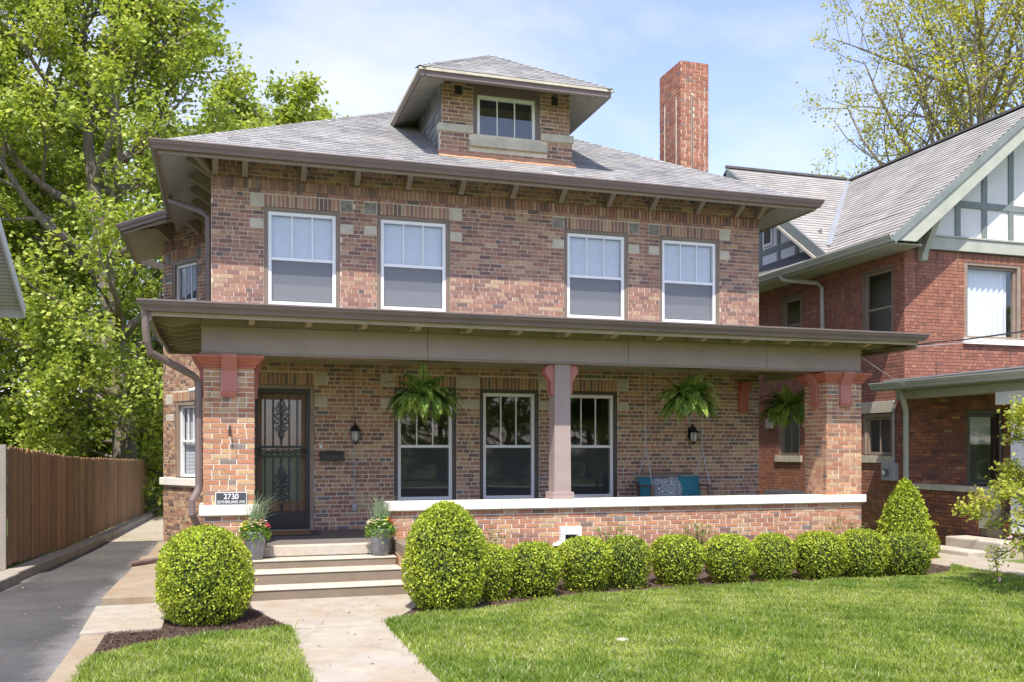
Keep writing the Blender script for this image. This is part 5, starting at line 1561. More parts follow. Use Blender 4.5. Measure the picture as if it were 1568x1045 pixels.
# ================================================================== lawn grass
def in_lawn(x, y):
    we = np.where(y < -5.45, 1.80, np.interp(y, [-5.45, -5.0], [1.86, 2.3]))
    jx = .012 * np.sin(y * 13.0) * np.sin(y * 4.3 + 1) + np.random.default_rng(9).normal(0, .022, len(y)) - .01; we = we + jx
    right = (x > we) & (y < np.interp(x, [p[0] for p in EDGE], [p[1] for p in EDGE])) & (x < 11.0)
    left = (x > -0.95 + jx) & (x < 0.80 - jx) & (y < np.interp(x, [p[0] for p in LEDGE], [p[1] for p in LEDGE]))
    return right | left
def grass(n):
    r = np.random.default_rng(77)
    x = r.uniform(-1.0, 11.2, n); y = -9.6 + 6.4 * r.uniform(0, 1, n)
    dep = (x - CAM.x) * math.sin(R(YAW)) + (y - CAM.y) * math.cos(R(YAW)); lat = (x - CAM.x) * math.cos(R(YAW)) - (y - CAM.y) * math.sin(R(YAW))
    k = in_lawn(x, y) & (np.abs(lat / dep) < .58) & (dep > 7.1)
    x, y = x[k], y[k]; n = len(x)
    d2 = np.stack([x, y, np.zeros(n)], 1)
    pat = lump(d2 * .55, 3); pat2 = lump(d2 * 1.7, 8)
    h = (.050 - .012 * pat - .012 * pat2 - .008 * lump(d2 * 4.5, 14)) * r.uniform(.55, 1.45, n)
    a = r.uniform(0, 6.28, n); bend = h * r.uniform(.15, .9, n)
    dx, dy = np.cos(a) * bend, np.sin(a) * bend
    b = r.uniform(0, 6.28, n); w = r.uniform(.0028, .0052, n)
    wx, wy = np.cos(b) * w, np.sin(b) * w
    z0 = np.full(n, -.03)
    v = np.stack([np.stack([x - wx, y - wy, z0], 1), np.stack([x + wx, y + wy, z0], 1),
                  np.stack([x + dx * .35 + wx * .8, y + dy * .35 + wy * .8, z0 + .03 + h * .6], 1), np.stack([x + dx * .35 - wx * .8, y + dy * .35 - wy * .8, z0 + .03 + h * .6], 1),
                  np.stack([x + dx, y + dy, z0 + .03 + h], 1)], 1).reshape(-1, 3)
    i = np.arange(n) * 5
    f = np.concatenate([np.stack([i, i + 1, i + 2], 1), np.stack([i, i + 2, i + 3], 1), np.stack([i + 3, i + 2, i + 4], 1)])
    g = r.uniform(0, 1, n)[:, None]
    pat3 = lump(d2 * 4.5, 14); tone = np.clip(.45 + .5 * pat + .42 * pat2 + .25 * pat3 + r.normal(0, .25, n), 0, 1)[:, None]
    c = np.array([.155, .25, .028]) * (1 - tone) + np.array([.37, .44, .07]) * tone
    dry = (r.uniform(0, 1, n) < np.clip(.05 + .13 * np.maximum(0, pat + .1) + .16 * np.maximum(0, pat2), 0, .5))[:, None]
    c = np.where(dry, np.array([.55, .55, .32]) * (.7 + .5 * g), c * (.75 + .5 * g))
    me = np_mesh('grass', v, f, np.repeat(c, 5, 0), 'grass')
    o = bpy.data.objects.new('grass', me); COL.objects.link(o); struct(o, 'stuff')
    tag(o, 'short sunlit green lawn grass in the front yard', 'grass')
grass(800000)
def far_grass(n):
    r = np.random.default_rng(5); x = r.uniform(-4.6, -3.2, n); y = r.uniform(-4, 6, n)
    d2 = np.stack([x, y, np.full(n, 0.0)], 1); d2[:, 2] = [drive_z(q) + .02 for q in y]
    me = leaves_mesh('verge_grass', d2, r.normal(0, .4, (n, 3)) + np.array([0, 0, 1.2]), r.normal(size=(n, 3)), r.uniform(.08, .2, n), np.full(n, .012), np.array([[.11, .2, .03]]) * r.uniform(.6, 1.5, (n, 1)), 'grass')
    o = bpy.data.objects.new('verge_grass', me); COL.objects.link(o); struct(o, 'stuff'); tag(o, 'rough grass at the foot of the fence end post', 'grass')
far_grass(7000)

# ================================================================== trees
def grow(seed, trunk, limbs, sub=7, tw=5, up=.35, reach=1.0, curl=.35):
    """trunk: list of (point, radius); limbs: list of (t on trunk 0..1, direction, length, radius) -> branches, twig points"""
    r = random.Random(seed); br = []; tips = []
    pts = [Vector(p) for p, q in trunk]; rad = [q for p, q in trunk]
    br.append((pts, rad))
    def at(t):
        x = t * (len(pts) - 1); i = min(int(x), len(pts) - 2); f_ = x - i
        return pts[i].lerp(pts[i + 1], f_), rad[i] + (rad[i + 1] - rad[i]) * f_
    def jit(s): return Vector((r.gauss(0, s), r.gauss(0, s), r.gauss(0, s * .7)))
    def limb(p, d, L, rd, level):
        n = 6 if level == 0 else 5 if level == 1 else 4
        P_, Rr = [p.copy()], [rd]; d = d.normalized(); q = p.copy()
        for k in range(n):
            d = (d + jit(curl / 2.2) + Z3 * up * .22).normalized()
            q = q + d * (L / n); P_.append(q.copy()); Rr.append(max(.008, rd * (1 - .82 * (k + 1) / n)))
        br.append((P_, Rr))
        if level == 2:
            for k in range(1, n + 1): tips.append((P_[k], d.copy(), k / n))
            return
        m = sub if level == 0 else tw
        for k in range(m):
            t = .25 + .75 * (k + r.random()) / m; x = t * n; i = min(int(x), n - 1); f_ = x - i
            b0 = P_[i].lerp(P_[i + 1], f_); dd = (P_[i + 1] - P_[i]).normalized()
            side = dd.orthogonal().normalized(); side.rotate(Matrix.Rotation(r.uniform(0, 6.28), 3, dd))
            nd = (dd * .55 + side * .95 + jit(.2) + Z3 * up * .3).normalized()
            limb(b0, nd, L * (.50 if level == 0 else .48) * r.uniform(.7, 1.25) * (1.15 - .45 * t), Rr[i] * .55, level + 1)
        tips.append((P_[-1], d.copy(), 1.0))
    for t, d, L, rd in limbs:
        p, q = at(t); limb(p, Vector(d), L, rd, 0)
    return br, tips

def wood_mesh(name, br, mat, minr=0.0):
    b = MB()
    for P_, Rr in br:
        if Rr[0] < minr: continue
        b.tube(P_, Rr, 8 if Rr[0] > .12 else 5 if Rr[0] > .03 else 3, cap=False)
    return b.mesh(name, mat, True)

def crown_mesh(seed, tips, per, spread, leaf, c0, c1, c2, droop=.3, name='crown', keep=1.0):
    r = np.random.default_rng(seed)
    T = np.array([tuple(t[0]) for t in tips]); 
    if keep < 1: T = T[r.uniform(0, 1, len(T)) < keep]
    n = len(T) * per
    pos = np.repeat(T, per, 0) + r.normal(0, spread, (n, 3)) * np.array([1, 1, .8])
    ax = r.normal(size=(n, 3)); ax[:, 2] = ax[:, 2] * .6 - droop
    nr = r.normal(size=(n, 3)) * .7 + np.array([0, 0, 1])
    cl = np.repeat(r.uniform(0, 1, len(T)), per); big = np.clip(.5 + .5 * lump(pos * .35, seed + 2), 0, 1)
    m = np.clip(.45 * cl + .35 * big + r.normal(.1, .2, n), 0, 1)[:, None]
    c = np.where(m < .5, np.array(c0) + (np.array(c1) - np.array(c0)) * m * 2, np.array(c1) + (np.array(c2) - np.array(c1)) * (m - .5) * 2)
    L = leaf * r.uniform(.65, 1.35, n)
    return leaves_mesh(name, pos, ax, nr, L, L * .8, c, 'leaf', .18)

def put_tree(name, loc, label, group, wood, crown, rot=0.0, sc=1.0, wname='trunk'):
    e = bpy.data.objects.new(name, None); e.location = loc; e.rotation_euler = (0, 0, rot); e.scale = (sc, sc, sc); COL.objects.link(e); tag(e, label, 'tree', group)
    for nm, me in ((wname, wood), ('crown', crown)):
        o = bpy.data.objects.new(nm, me); COL.objects.link(o); o.parent = e
    return e

def ring_limbs(r, spec):
    out = []
    for t, cnt, L, rd, el in spec:
        a0 = r.uniform(0, 6.28)
        for k in range(cnt):
            a = a0 + 6.283 * k / cnt + r.uniform(-.35, .35)
            out.append((t + r.uniform(-.03, .03), (math.cos(a), math.sin(a), el + r.uniform(-.12, .12)), L * r.uniform(.85, 1.15), rd))
    return out
rr_ = random.Random(21)
trunkA = [((0, 0, -.5), .52), ((.1, .05, 2), .44), ((.0, .1, 4.2), .40), ((-.3, .1, 7), .33), ((-.7, .0, 10), .26), ((-1.1, .1, 13), .18), ((-1.2, .2, 16), .10), ((-1.3, .2, 18.5), .04)]
limA = ring_limbs(rr_, [(.12, 4, 3.4, .09, -.05), (.19, 5, 4.2, .11, .0), (.26, 4, 5.2, .15, .15), (.38, 5, 6.0, .19, .35), (.50, 5, 6.2, .19, .45), (.62, 5, 6.0, .17, .55), (.74, 5, 5.2, .13, .6), (.86, 4, 4.0, .09, .7), (.95, 3, 2.6, .05, .9)])
brA, tpA = grow(31, trunkA, limA, sub=7, tw=4)
LEAFC = ((.17, .25, .04), (.36, .44, .08), (.56, .58, .13))
woodA = wood_mesh('trunk', brA, 'bark'); crownA = crown_mesh(41, tpA, 17, .24, .17, *LEAFC)
put_tree('maple_tree', (-3.2, 20.6, -.5), 'large leafy green maple rising behind the far end of the fence', 'leafy trees behind the fence', woodA, crownA, 0.0)
rr_ = random.Random(5)
limB = ring_limbs(rr_, [(.11, 4, 3.6, .09, -.05), (.18, 4, 4.6, .13, .05), (.30, 5, 5.4, .16, .3), (.42, 5, 5.6, .17, .45), (.54, 5, 5.2, .15, .5), (.68, 5, 4.6, .12, .6), (.82, 4, 3.6, .08, .7), (.93, 3, 2.4, .05, .9)])
trunkB = [((0, 0, -.5), .45), ((-.1, .0, 2), .38), ((.1, .1, 4), .34), ((.3, .1, 7), .27), ((.5, .0, 10), .2), ((.4, .1, 13), .12), ((.5, .2, 16), .05)]
brB, tpB = grow(33, trunkB, limB, sub=6, tw=4)
woodB = wood_mesh('trunk', brB, 'bark'); crownB = crown_mesh(43, tpB, 17, .26, .18, *LEAFC)
put_tree('maple_tree', (-9.6, 23.5, -.5), 'green leafy tree at the far left edge of the photo behind the fence', 'leafy trees behind the fence', woodB, crownB, 1.0, 1.08)
put_tree('maple_tree', (-5.6, 33.0, -.6), 'paler green tree further back between the two nearer maples', 'leafy trees behind the fence', woodB, crownB, 3.4, 1.1)
put_tree('maple_tree', (2.2, 30.0, -.6), 'green tree whose crown shows just above the left hip of the house roof', 'leafy trees behind the fence', woodB, crownB, 5.2, 1.12)
# understorey shrubs closing the view along the drive
def bushy(seed, rx, rz, n, leaf):
    return shrub_mesh(seed, rx, rz, n, dome, leaf), core_mesh(rx, rz, dome, k=.72)
US = bushy(61, 1.7, 3.2, 9000, .16)
for x, y, s_, lab in ((-.6, 29, 1.0, 'leafy shrub closing the view at the end of the driveway'), (-4.6, 27, 1.1, 'leafy shrub behind the far end of the fence'), (-7.6, 21.5, .95, 'leafy shrub behind the middle of the fence'), (-9.8, 15.5, .95, 'leafy shrub behind the near end of the fence')):
    place_shrub('wild_shrub', lab, 'shrub', (x, y, -.5), US, x, (s_, s_, s_), 'shrubs behind the fence')

# sparse spring tree behind the neighbour
rr_ = random.Random(8)
trunkC = [((0, 0, -.5), .62), ((.1, 0, 3), .56), ((.0, .1, 6), .5), ((.2, 0, 9), .4), ((.3, .2, 13), .28), ((.2, .2, 18), .17), ((.3, .2, 23), .08), ((.2, .2, 27), .03)]
limC = ring_limbs(rr_, [(.40, 6, 9.0, .15, .6), (.47, 6, 9.8, .17, .9), (.54, 6, 9.5, .17, 1.2), (.62, 6, 8.5, .14, 1.1), (.70, 6, 7.5, .11, 1.1), (.80, 5, 6.0, .08, 1.1), (.9, 4, 4, .05, 1.2)])
brC, tpC = grow(35, trunkC, limC, sub=8, tw=5, up=.45, curl=.3)
woodC = wood_mesh('trunk', brC, 'bark_pale')
crownC = crown_mesh(47, tpC, 9, .20, .13, (.24, .27, .04), (.46, .45, .06), (.66, .60, .09), .1, keep=.8)
put_tree('budding_tree', (34.0, 20.0, 0), 'tall sparse tree with new yellow-green leaves behind the neighbouring roof', None, woodC, crownC, .4, 1.0)
# trees across the road, mirrored in porch windows; last two added for neighbour's reflection
for k, (x, y, s_, lab) in enumerate(((8.5, -45, .55, 'street tree mirrored at the left edge of the left porch window'), (13.5, -43, .6, 'street tree mirrored in the left porch window'), (18.5, -45, .58, 'street tree mirrored in the middle porch window'), (23.5, -43, .6, 'street tree mirrored in the right porch window'), (29, -45, .6, 'street tree mirrored at the right edge of the right porch window'), (41, -30, .6, 'unseen street tree added to fill the reflection in the neighbouring porch window'), (48, -31, .6, 'second unseen street tree added for the neighbouring porch window reflection'))):
    put_tree('street_tree', (x, y, 0), lab, 'trees across the street', woodB, crownB, k * 2.0, s_)
# small blossoming tree at the right edge of the lawn
rr_ = random.Random(3)
trunkD = [((0, 0, -.05), .05), ((.02, 0, .5), .042), ((-.03, .02, 1.0), .036), ((.02, .02, 1.6), .024), ((0, 0, 2.3), .01)]
limD = ring_limbs(rr_, [(.32, 4, 1.15, .022, .25), (.45, 5, 1.1, .02, .5), (.6, 5, 1.0, .018, .7), (.8, 4, .7, .012, .8)])
brD, tpD = grow(39, trunkD, limD, sub=5, tw=3, up=.3, curl=.3)
woodD = wood_mesh('trunk', brD, 'bark')
crownD = crown_mesh(49, tpD, 13, .06, .05, (.24, .32, .04), (.45, .48, .07), (.60, .58, .12), -.2)
e = put_tree('blossom_tree', (10.38, -6.0, 0), 'small yellow-green tree with pink buds at the right edge of the photo', None, woodD, crownD, 2.3, 1.0)
r_ = np.random.default_rng(12); bt = np.array([tuple(t[0]) for t in tpD]); bt = bt[r_.uniform(0, 1, len(bt)) < .14]; nb = len(bt) * 5
me = leaves_mesh('blossoms', np.repeat(bt, 5, 0), r_.normal(size=(nb, 3)), r_.normal(size=(nb, 3)), r_.uniform(.035, .06, nb), r_.uniform(.025, .04, nb), np.array([[.70, .42, .50]]) * r_.uniform(.8, 1.2, (nb, 1)), 'petal')
o = bpy.data.objects.new('blossoms', me); COL.objects.link(o); o.parent = e

# ================================================================== hanging ferns
def fern_meshes(seed, n_fr=150, R0=.40):
    r = np.random.default_rng(seed); Pp, Ax, Nn, Ll, Cc = [], [], [], [], []; st = MB()
    for k in range(n_fr):
        a = r.uniform(0, 6.28); L = r.uniform(.35, .62); el = r.uniform(.05, 1.35)
        d = np.array([math.cos(a) * math.cos(el), math.sin(a) * math.cos(el), math.sin(el)])
        p = np.array([math.cos(a) * .07, math.sin(a) * .07, .0]); path = [p.copy()]
        n = 14; g = r.uniform(0, 1)
        sag = r.uniform(.10, .17)
        for j in range(n):
            d = d + np.array([0, 0, -sag]); d = d / np.linalg.norm(d); p = p + d * L / n; path.append(p.copy())
            side = np.cross(d, [0, 0, 1.0]); side /= max(1e-6, np.linalg.norm(side)); upv = np.cross(side, d)
            wl_ = .085 * math.sin(math.pi * min(1, (j + 1.6) / (n + 1))) + .008
            for sg in (-1, 1):
                for q in (0, .5):
                    Pp.append(p - d * L / n * q); Ax.append(side * sg + d * .45 + upv * .1 + r.normal(0, .08, 3)); Nn.append(upv + r.normal(0, .15, 3)); Ll.append(wl_ * r.uniform(.85, 1.1))
                    Cc.append(np.array([.13, .25, .05]) * (1 - g) + np.array([.36, .47, .09]) * g + (np.array([.10, .06, 0]) if r.uniform() < .05 else 0))
        st.tube([tuple(q) for q in path[::2]], .003, 3, cap=False)
    Ll = np.array(Ll)
    return leaves_mesh('fronds', np.array(Pp), np.array(Ax), np.array(Nn), Ll, np.full(len(Ll), .024), np.array(Cc), 'fern', .1), st.mesh('frond_stems', 'core')
pot = MB(); pot.lathe([(.09, -.19), (.115, -.17), (.15, -.02), (.158, 0), (.15, .0), (.14, -.02)], n=20); POTM = pot.mesh('basket', 'casing_dark', True)
FERN = [fern_meshes(71), fern_meshes(72)]
for k, (x, y, z, top, lab) in enumerate(((2.92, -2.0, 2.56, 3.28, 'hanging fern basket left of the porch post in front of a window'), (7.14, -2.0, 2.60, 3.28, 'hanging fern basket in the right half of the porch above the swing'), (9.78, -.72, 2.55, 3.06, 'shaded hanging fern basket at the right side opening of the porch'))):
    e = place_shrub('hanging_fern', lab, 'fern', (x, y, z), FERN[k % 2], k * 2.1, (1, 1, 1), 'hanging ferns on the porch', ('fronds', 'frond_stems'))
    o = bpy.data.objects.new('basket', POTM); COL.objects.link(o); o.parent = e
    h = MB()
    for q in range(3):
        a = q * 2.094; h.tube([(math.cos(a) * .15, math.sin(a) * .15, 0), (0, 0, .36)], .004, 4)
    h.tube([(0, 0, .36), (0, 0, top - z)], .005, 4)
    ho = bpy.data.objects.new('hanger', h.mesh('hanger', 'iron')); COL.objects.link(ho); ho.parent = e

# ================================================================== planters
def planter(x, y, z, seed, label, hot):
    e = thing('flower_planter', (x, y, z), label, 'planter', 'planters flanking the porch steps')
    r = np.random.default_rng(seed)
    p = MB(); p.lathe([(.098, 0), (.106, .004), (.113, .065), (.117, .07), (.146, .335), (.152, .36), (.146, .365), (.134, .35), (.13, .30)], (x, y, z), n=28)
    p.build('pot', M['glaze'], e, smooth=True)
    s_ = MB(); s_.lathe([(.13, .31), (.001, .315)], (x, y, z), n=16, cap=False); s_.build('soil', 'mulch', e)
    n = 900; a = r.uniform(0, 6.28, n); q = np.sqrt(r.uniform(0, 1, n)) * .20
    zz = z + .36 + .10 * (1 - (q / .2) ** 2) + r.normal(0, .03, n) - .12 * (q > .15) * r.uniform(0, 1, n)
    pos = np.stack([x + np.cos(a) * q, y + np.sin(a) * q, zz], 1)
    c = np.array([[.15, .26, .035]]) * r.uniform(.6, 1.7, (n, 1))
    o = bpy.data.objects.new('foliage', leaves_mesh('foliage', pos, r.normal(size=(n, 3)) + np.array([0, 0, .4]), r.normal(size=(n, 3)) + np.array([0, 0, 1]), r.uniform(.03, .055, n), r.uniform(.018, .03, n), c, 'leaf')); link(o, e)
    fl = []
    cols = {'pink': (.75, .09, .20), 'blush': (.78, .50, .42), 'yellow': (.80, .60, .05), 'white': (.8, .78, .66), 'red': (.6, .04, .06)}
    P_, A_l, N_l, C_ = [], [], [], []
    for k in range(64):
        aa = r.uniform(0, 6.28); qq = np.sqrt(r.uniform(0, 1)) * .21
        hx = math.cos(aa) * qq
        nm = ('pink' if hx > .08 else 'blush' if hx > -.09 else 'yellow') if hot else ('red' if hx > .10 else 'yellow' if hx > .04 else 'white' if r.uniform() < .6 else 'blush')
        if r.uniform() < .15: nm = 'white'
        ctr = np.array([x + hx, y + math.sin(aa) * qq, z + .44 + .07 * (1 - (qq / .2) ** 2) + r.uniform(-.04, .03)])
        for j in range(6):
            b_ = 1.047 * j; P_.append(ctr); A_l.append([math.cos(b_), math.sin(b_) - .3, .35]); N_l.append([0, -.4, 1]); C_.append(np.array(cols[nm]) * r.uniform(.8, 1.2))
    nn = len(P_)
    o = bpy.data.objects.new('flowers', leaves_mesh('flowers', np.array(P_), np.array(A_l, dtype=float), np.array(N_l, dtype=float), np.full(nn, .022), np.full(nn, .02), np.array(C_), 'petal', .05)); link(o, e)
    sp = MB()
    for k in range(80):
        aa = r.uniform(0, 6.28); L = r.uniform(.3, .62); ln = r.uniform(.02, .26) + .06
        d = np.array([math.cos(aa) * ln + .07, math.sin(aa) * ln * .6, L]); w = .004
        p0 = np.array([x - .0 + r.normal(0, .03), y + .02 + r.normal(0, .03), z + .33])
        p1 = p0 + d * np.array([.35, .35, .62]); p2 = p0 + d * np.array([1.25, 1.25, .98]) - np.array([0, 0, ln * .25])
        g = r.uniform(.7, 1.3); cc = (.20 * g, .27 * g, .15 * g)
        sx = np.array([w, 0, 0])
        sp.poly([p0 - sx, p0 + sx, p1 + sx * .8, p1 - sx * .8], cc); sp.poly([p1 - sx * .8, p1 + sx * .8, p2], cc)
    sp.build('spiky_grass', 'grass', e)
mg, n, l, b_ = mat_new('grey_glaze')
tt = noise(n, l, 9, 5, .6, world_pos(n, l)); l.new(ramp(n, l, tt.outputs['Fac'], .35, (.15, .155, .165), .7, (.27, .275, .285)), b_.inputs['Base Color']); b_.inputs['Roughness'].default_value = .22
M['glaze'] = mg
planter(.56, -2.60, .40, 1, 'grey glazed planter of pink and yellow flowers left of the steps', True)
planter(2.20, -2.61, .40, 2, 'grey glazed planter of white and red flowers right of the steps', False)

# ================================================================== porch fittings
def lantern(x, z, label, conduit):
    e = thing('wall_lantern', (x, 0, z), label, 'lantern', 'wall lanterns beside the porch windows')
    b = MB(); b.obox(PF, x - .05, x + .05, z - .02, z + .16, 0, .025); b.tube([PF(x, z + .1, .02), PF(x, z + .2, .05), PF(x + .0, z + .23, .10), PF(x, z + .18, .13)], .012, 7); b.build('wall_mount', 'iron', e)
    c = PF(x, 0, .13)
    b = MB(); b.lathe([(.005, .19), (.03, .175), (.05, .14), (.092, .10), (.098, .085), (.06, .08)], (c.x, c.y, z), n=6); b.build('hood', 'iron', e)
    b = MB(); b.lathe([(.058, .08), (.066, .03), (.06, -.05), (.035, -.09)], (c.x, c.y, z), n=12); b.build('glass_shade', 'lampglass', e, smooth=True)
    b = MB()
    for k in range(6):
        a = k * 1.047; b.tube([(c.x + .07 * math.cos(a), c.y + .07 * math.sin(a), z + .08), (c.x + .074 * math.cos(a), c.y + .074 * math.sin(a), z + .02), (c.x + .066 * math.cos(a), c.y + .066 * math.sin(a), z - .05), (c.x + .03 * math.cos(a), c.y + .03 * math.sin(a), z - .10)], .006, 4)
    b.lathe([(.035, -.085), (.04, -.10), (.01, -.125)], (c.x, c.y, z), n=8); b.build('cage', 'iron', e)
    if conduit:
        MB().tube([PF(x, z - .02, .012), PF(x, .95, .012)], .011, 6).build('conduit', 'galv', e); MB().obox(PF, x - .04, x + .04, .84, .96, 0, .04).build('outlet_box', 'galv', e, bevel=.005)
        MB().tube([PF(x - .01, z + .2, .012), PF(x - .01, 3.25, .012)], .008, 6).build('cable', 'trim_tan', e)
    else:
        MB().tube([PF(x - .03, z + .2, .012), PF(x - .03, 3.25, .012)], .011, 6).build('conduit', 'galv', e)
M['lampglass'] = paint('frosted_lamp_glass', (.55, .53, .46), .25, .05)
lantern(2.20, 2.04, 'black carriage lantern on the brick between door and left window', True)
lantern(8.23, 2.05, 'black carriage lantern on the brick above the porch swing', False)
mb_ = thing('mailbox', (1.83, 0, 1.64), 'black wall mailbox on the brick right of the front door', 'mailbox')
b = MB(); b.obox(PF, 1.65, 2.02, 1.64, 1.755, .003, .10); b.build('box', 'iron', mb_, bevel=.006)
b = MB(); b.hexa([PF(1.64, 1.757, .115), PF(2.03, 1.757, .115), PF(2.03, 1.757, .003), PF(1.64, 1.757, .003), PF(1.64, 1.77, .115), PF(2.03, 1.77, .115), PF(2.03, 1.80, .003), PF(1.64, 1.80, .003)]); b.build('lid', 'iron', mb_)
db_ = thing('doorbell', (1.66, 0, 1.86), 'small white doorbell on the brick above the mailbox', 'doorbell')
MB().obox(PF, 1.645, 1.69, 1.85, 1.94, .002, .022).build('plate', 'white', db_, bevel=.004); MB().obox(PF, 1.655, 1.68, 1.905, 1.93, .022, .028).build('button', 'iron', db_)
# address sign
sg_ = thing('address_sign', (.27, PY - .03, 1.10), 'grey address plaque reading 2730 Sutherland Ave on the left brick pier', 'sign')
MB().box(.072, .468, PY - .032, PY - .012, 1.104, 1.268).build('border', 'white', sg_)
M['slate'] = paint('slate_grey_plate', (.055, .06, .068), .5, .05)
MB().box(.082, .458, PY - .038, PY - .030, 1.112, 1.260).build('plate', 'slate', sg_)
M['letter'] = paint('white_lettering', (.85, .85, .84), .6, .01)
def lettering(txt, size, cx, z, width, name):
    cu_ = bpy.data.curves.new(name, 'FONT'); cu_.body = txt; cu_.size = size; cu_.align_x = 'CENTER'; cu_.extrude = .001; cu_.offset = size * .006
    to = bpy.data.objects.new(name, cu_); COL.objects.link(to); bpy.context.view_layer.update()
    dg = bpy.context.evaluated_depsgraph_get(); me = bpy.data.meshes.new_from_object(to.evaluated_get(dg)); w = to.dimensions.x
    bpy.data.objects.remove(to)
    xs_ = [v.co.x for v in me.vertices]; k = width / (max(xs_) - min(xs_))
    for v in me.vertices: v.co = (v.co.x * k + cx, PY - .0395 - v.co.z, v.co.y + z)
    me.materials.clear(); me.materials.append(M['letter'])
    o = bpy.data.objects.new(name, me); link(o, sg_); return o
lettering('2730', .098, .27, 1.180, .185, 'house_number')
lettering('SUTHERLAND AVE', .052, .27, 1.124, .345, 'street_name')
# slab serifs to give the figures their slab-serif look
ser = MB()
for x in (.205, .317): ser.box(x - .021, x + .021, PY - .0415, PY - .0385, 1.1795, 1.1865)
ser.build('serif', 'letter', sg_)
# hook on the left pier
hk = thing('wall_hook', (.25, PY, 2.05), 'small rusty iron hook on the front of the left brick pier', 'hook')
b = MB(); b.obox(PP, .235, .265, 2.03, 2.14, 0, .012); b.tube([PP(.25, 2.12, .01), PP(.25, 2.14, .06), PP(.25, 2.10, .11), PP(.25, 2.03, .10), PP(.25, 2.0, .07)], .011, 6); b.build('hook_arm', 'casing_dark', hk)
# security camera on the bay
scm = thing('security_camera', tuple(PB(LB - .52, 3.0, 0)), 'small white security camera on the bay wall left of the pier', 'camera')
MB().obox(PB, LB - .58, LB - .50, 2.98, 3.07, .004, .05).build('bracket', 'white', scm, bevel=.006); b = MB(); b.tube([PB(LB - .56, 3.02, .05), PB(LB - .60, 2.99, .17)], .04, 12); b.build('camera_body', 'white', scm)
# doormat
dm = thing('doormat', (1.05, -.55, .545), 'brown coir doormat with black edging before the front door', 'doormat')
MB().box(.62, 1.58, -.92, -.22, .542, .552).build('mat_edge', 'iron', dm); M['coir'] = paint('coir', (.24, .14, .06), .95, .3, 30, .2, .8, 120)
MB().box(.66, 1.45, -.86, -.28, .553, .565).build('mat_pile', 'coir', dm)
# porch swing
sw = thing('porch_swing', (7.75, -.85, .9), 'brown wooden porch swing hung on chains behind the parapet', 'swing')
M['swing'] = paint('brown_swing_wood', (.16, .115, .085), .6, .2, 12, .2)
for k in range(5): MB().box(6.92, 8.02, -1.12 + k * .105, -1.03 + k * .105, .93, .955).build('seat_slat', 'swing', sw)
for k in range(6):
    y = -.60 + k * .022; MB().box(6.92, 8.02, y, y + .02, 1.0 + k * .075, 1.062 + k * .075).build('back_slat', 'swing', sw)
for x in (6.94, 8.0):
    MB().box(x - .03, x + .03, -1.16, -.50, 1.205, 1.235).build('arm', 'swing', sw, bevel=.004); MB().box(x - .025, x + .025, -1.13, -1.08, .93, 1.204).build('arm_post', 'swing', sw); MB().box(x - .025, x + .025, -1.15, -.5, .885, .928).build('frame_rail', 'swing', sw)
for x in (6.94, 8.0):
    c = MB(); c.tube([(x, -1.12, 1.24), (x + .0, -.86, 1.86)], .009, 5); c.tube([(x, -.52, 1.24), (x, -.86, 1.86)], .009, 5); c.tube([(x, -.86, 1.86), (x, -.86, 3.30)], .009, 5); c.build('chain', 'galv', sw)
def pillow_obj(name, x, y, z, w, h, t, rot, tilt, mat, label):
    n = 10; V_, F_ = [], []
    for sgn in (1, -1):
        for i in range(n + 1):
            for j in range(n + 1):
                u, v = 2 * i / n - 1, 2 * j / n - 1
                k = (1 - abs(u) ** 2.5) * (1 - abs(v) ** 2.5); pin = 1 - .08 * (1 - abs(u * v))
                V_.append((u * w / 2 * (1 - .07 * (1 - v * v)), sgn * t / 2 * k ** .55, v * h / 2 * (1 - .07 * (1 - u * u))))
    m = (n + 1) ** 2
    for s_ in range(2):
        for i in range(n):
            for j in range(n):
                a = s_ * m + i * (n + 1) + j; F_.append((a, a + 1, a + n + 2, a + n + 1))
    me = bpy.data.meshes.new(name); me.from_pydata(V_, [], F_); me.shade_smooth(); me.materials.append(M[mat])
    o = bpy.data.objects.new(name, me); COL.objects.link(o); o.location = (x, y, z); o.rotation_euler = (R(tilt), 0, R(rot)); return tag(o, label, 'pillow', 'pillows on the porch swing')
M['teal'] = paint('teal_fabric', (.02, .15, .19), .9, .15, 20, 0, .3, 150)
mp_, n, l, b_ = mat_new('patterned_fabric')
tc = n.new("ShaderNodeTexCoord"); vo = n.new("ShaderNodeTexVoronoi"); vo.inputs['Scale'].default_value = 13; l.new(tc.outputs['Object'], vo.inputs['Vector'])
wv = n.new("ShaderNodeMath"); wv.operation = 'SINE'; ml = n.new("ShaderNodeMath"); ml.operation = 'MULTIPLY'; ml.inputs[1].default_value = 26; l.new(vo.outputs['Distance'], ml.inputs[0]); l.new(ml.outputs[0], wv.inputs[0])
l.new(ramp(n, l, wv.outputs[0], .35, (.10, .15, .19), .6, (.58, .57, .53)), b_.inputs['Base Color']); b_.inputs['Roughness'].default_value = .9
M['pattern'] = mp_
pillow_obj('pillow', 7.10, -.70, 1.16, .42, .42, .14, 4, -12, 'teal', 'dark teal pillow at the left end of the porch swing')
pillow_obj('pillow', 7.34, -.82, 1.15, .46, .42, .15, -4, -14, 'pattern', 'grey and white patterned pillow leaning left of centre on the porch swing')
pillow_obj('pillow', 7.62, -.78, 1.16, .42, .42, .14, -10, -12, 'pattern', 'grey patterned pillow half hidden right of centre on the porch swing')
pillow_obj('pillow', 7.80, -.80, 1.16, .44, .46, .16, 8, -12, 'teal', 'bright teal pillow at the right end of the porch swing')
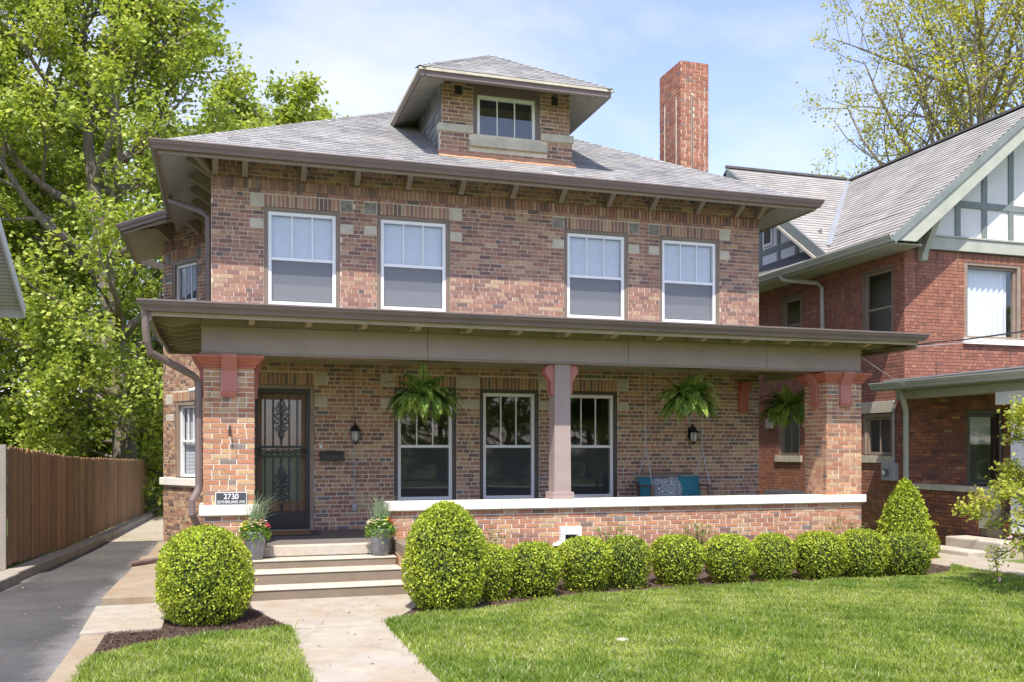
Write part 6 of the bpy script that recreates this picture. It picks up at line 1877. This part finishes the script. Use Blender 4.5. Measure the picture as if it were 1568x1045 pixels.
# loose downspout length lying on the slab
lp = MB(); lp.tube([(-1.14, -.35, .135), (-.30, .75, .15)], .038, 8); tag(lp.build('drain_pipe', 'trim_brown'), 'brown downspout length lying across the side slab by the driveway', 'pipe')
# pale stones on the lawn
def stone(x, y, s_, label):
    b = MB(); r = random.Random(int(x * 100)); prof = [(.02, 0), (.6, .05), (1, .3), (.85, .6), (.4, .8), (.05, .85)]
    b.lathe([(a * s_, z * s_ * .7) for a, z in prof], (0, 0, 0), n=9)
    b.v = [(vx * (1.5 + .2 * r.random()) + r.uniform(-.12, .12) * s_, vy + r.uniform(-.12, .12) * s_, vz + r.uniform(-.06, .06) * s_ + .022) for vx, vy, vz in b.v]
    o = b.build('stone', 'limestone', bevel=0); o.location = (x, y, 0); tag(o, label, 'stone', 'pale stones in the lawn')
stone(3.75, -7.1, .045, 'pale stone lying in the middle of the lawn'); stone(6.12, -5.95, .03, 'tiny pale chip in the lawn farther back')
# overhead service cables
def cable(name, a, b, sag, rad, label, mat='iron'):
    a, b = Vector(a), Vector(b); pts = []
    for k in range(17):
        t = k / 16; pts.append(a.lerp(b, t) - Z3 * (sag * 4 * t * (1 - t)))
    m = MB(); m.tube(pts, rad, 5); return tag(m.build(name, mat), label, 'cable', 'overhead service cables')
cable('service_cable', (10.1, -2.3, 3.42), (17.6, -8.5, 4.75), .12, .013, 'black overhead cable running from the porch corner to the right')
cable('service_cable', (10.1, -2.2, 3.40), (13.5, .25, 2.95), .05, .007, 'thin grey wire sagging down across the red brick neighbour', 'galv')
cable('service_cable', (10.1, -2.25, 3.44), (17.6, -8.1, 4.35), .15, .006, 'thin wire just below the black overhead cable', 'galv')
in_ = thing('cable_mast', (10.12, -2.2, 3.2), 'small grey cable bracket at the right end of the porch beam', 'bracket')
b = MB(); b.tube([(10.06, -2.25, 3.40), (10.14, -2.25, 3.42)], .03, 8); b.tube([(10.06, -2.2, 3.22), (10.13, -2.2, 3.24)], .035, 8); b.build('insulator', 'galv', in_); MB().tube([(10.13, -2.2, 3.24), (10.2, -2.1, 3.15), (10.12, -2.0, 3.1)], .01, 6).build('drip_loop', 'iron', in_)
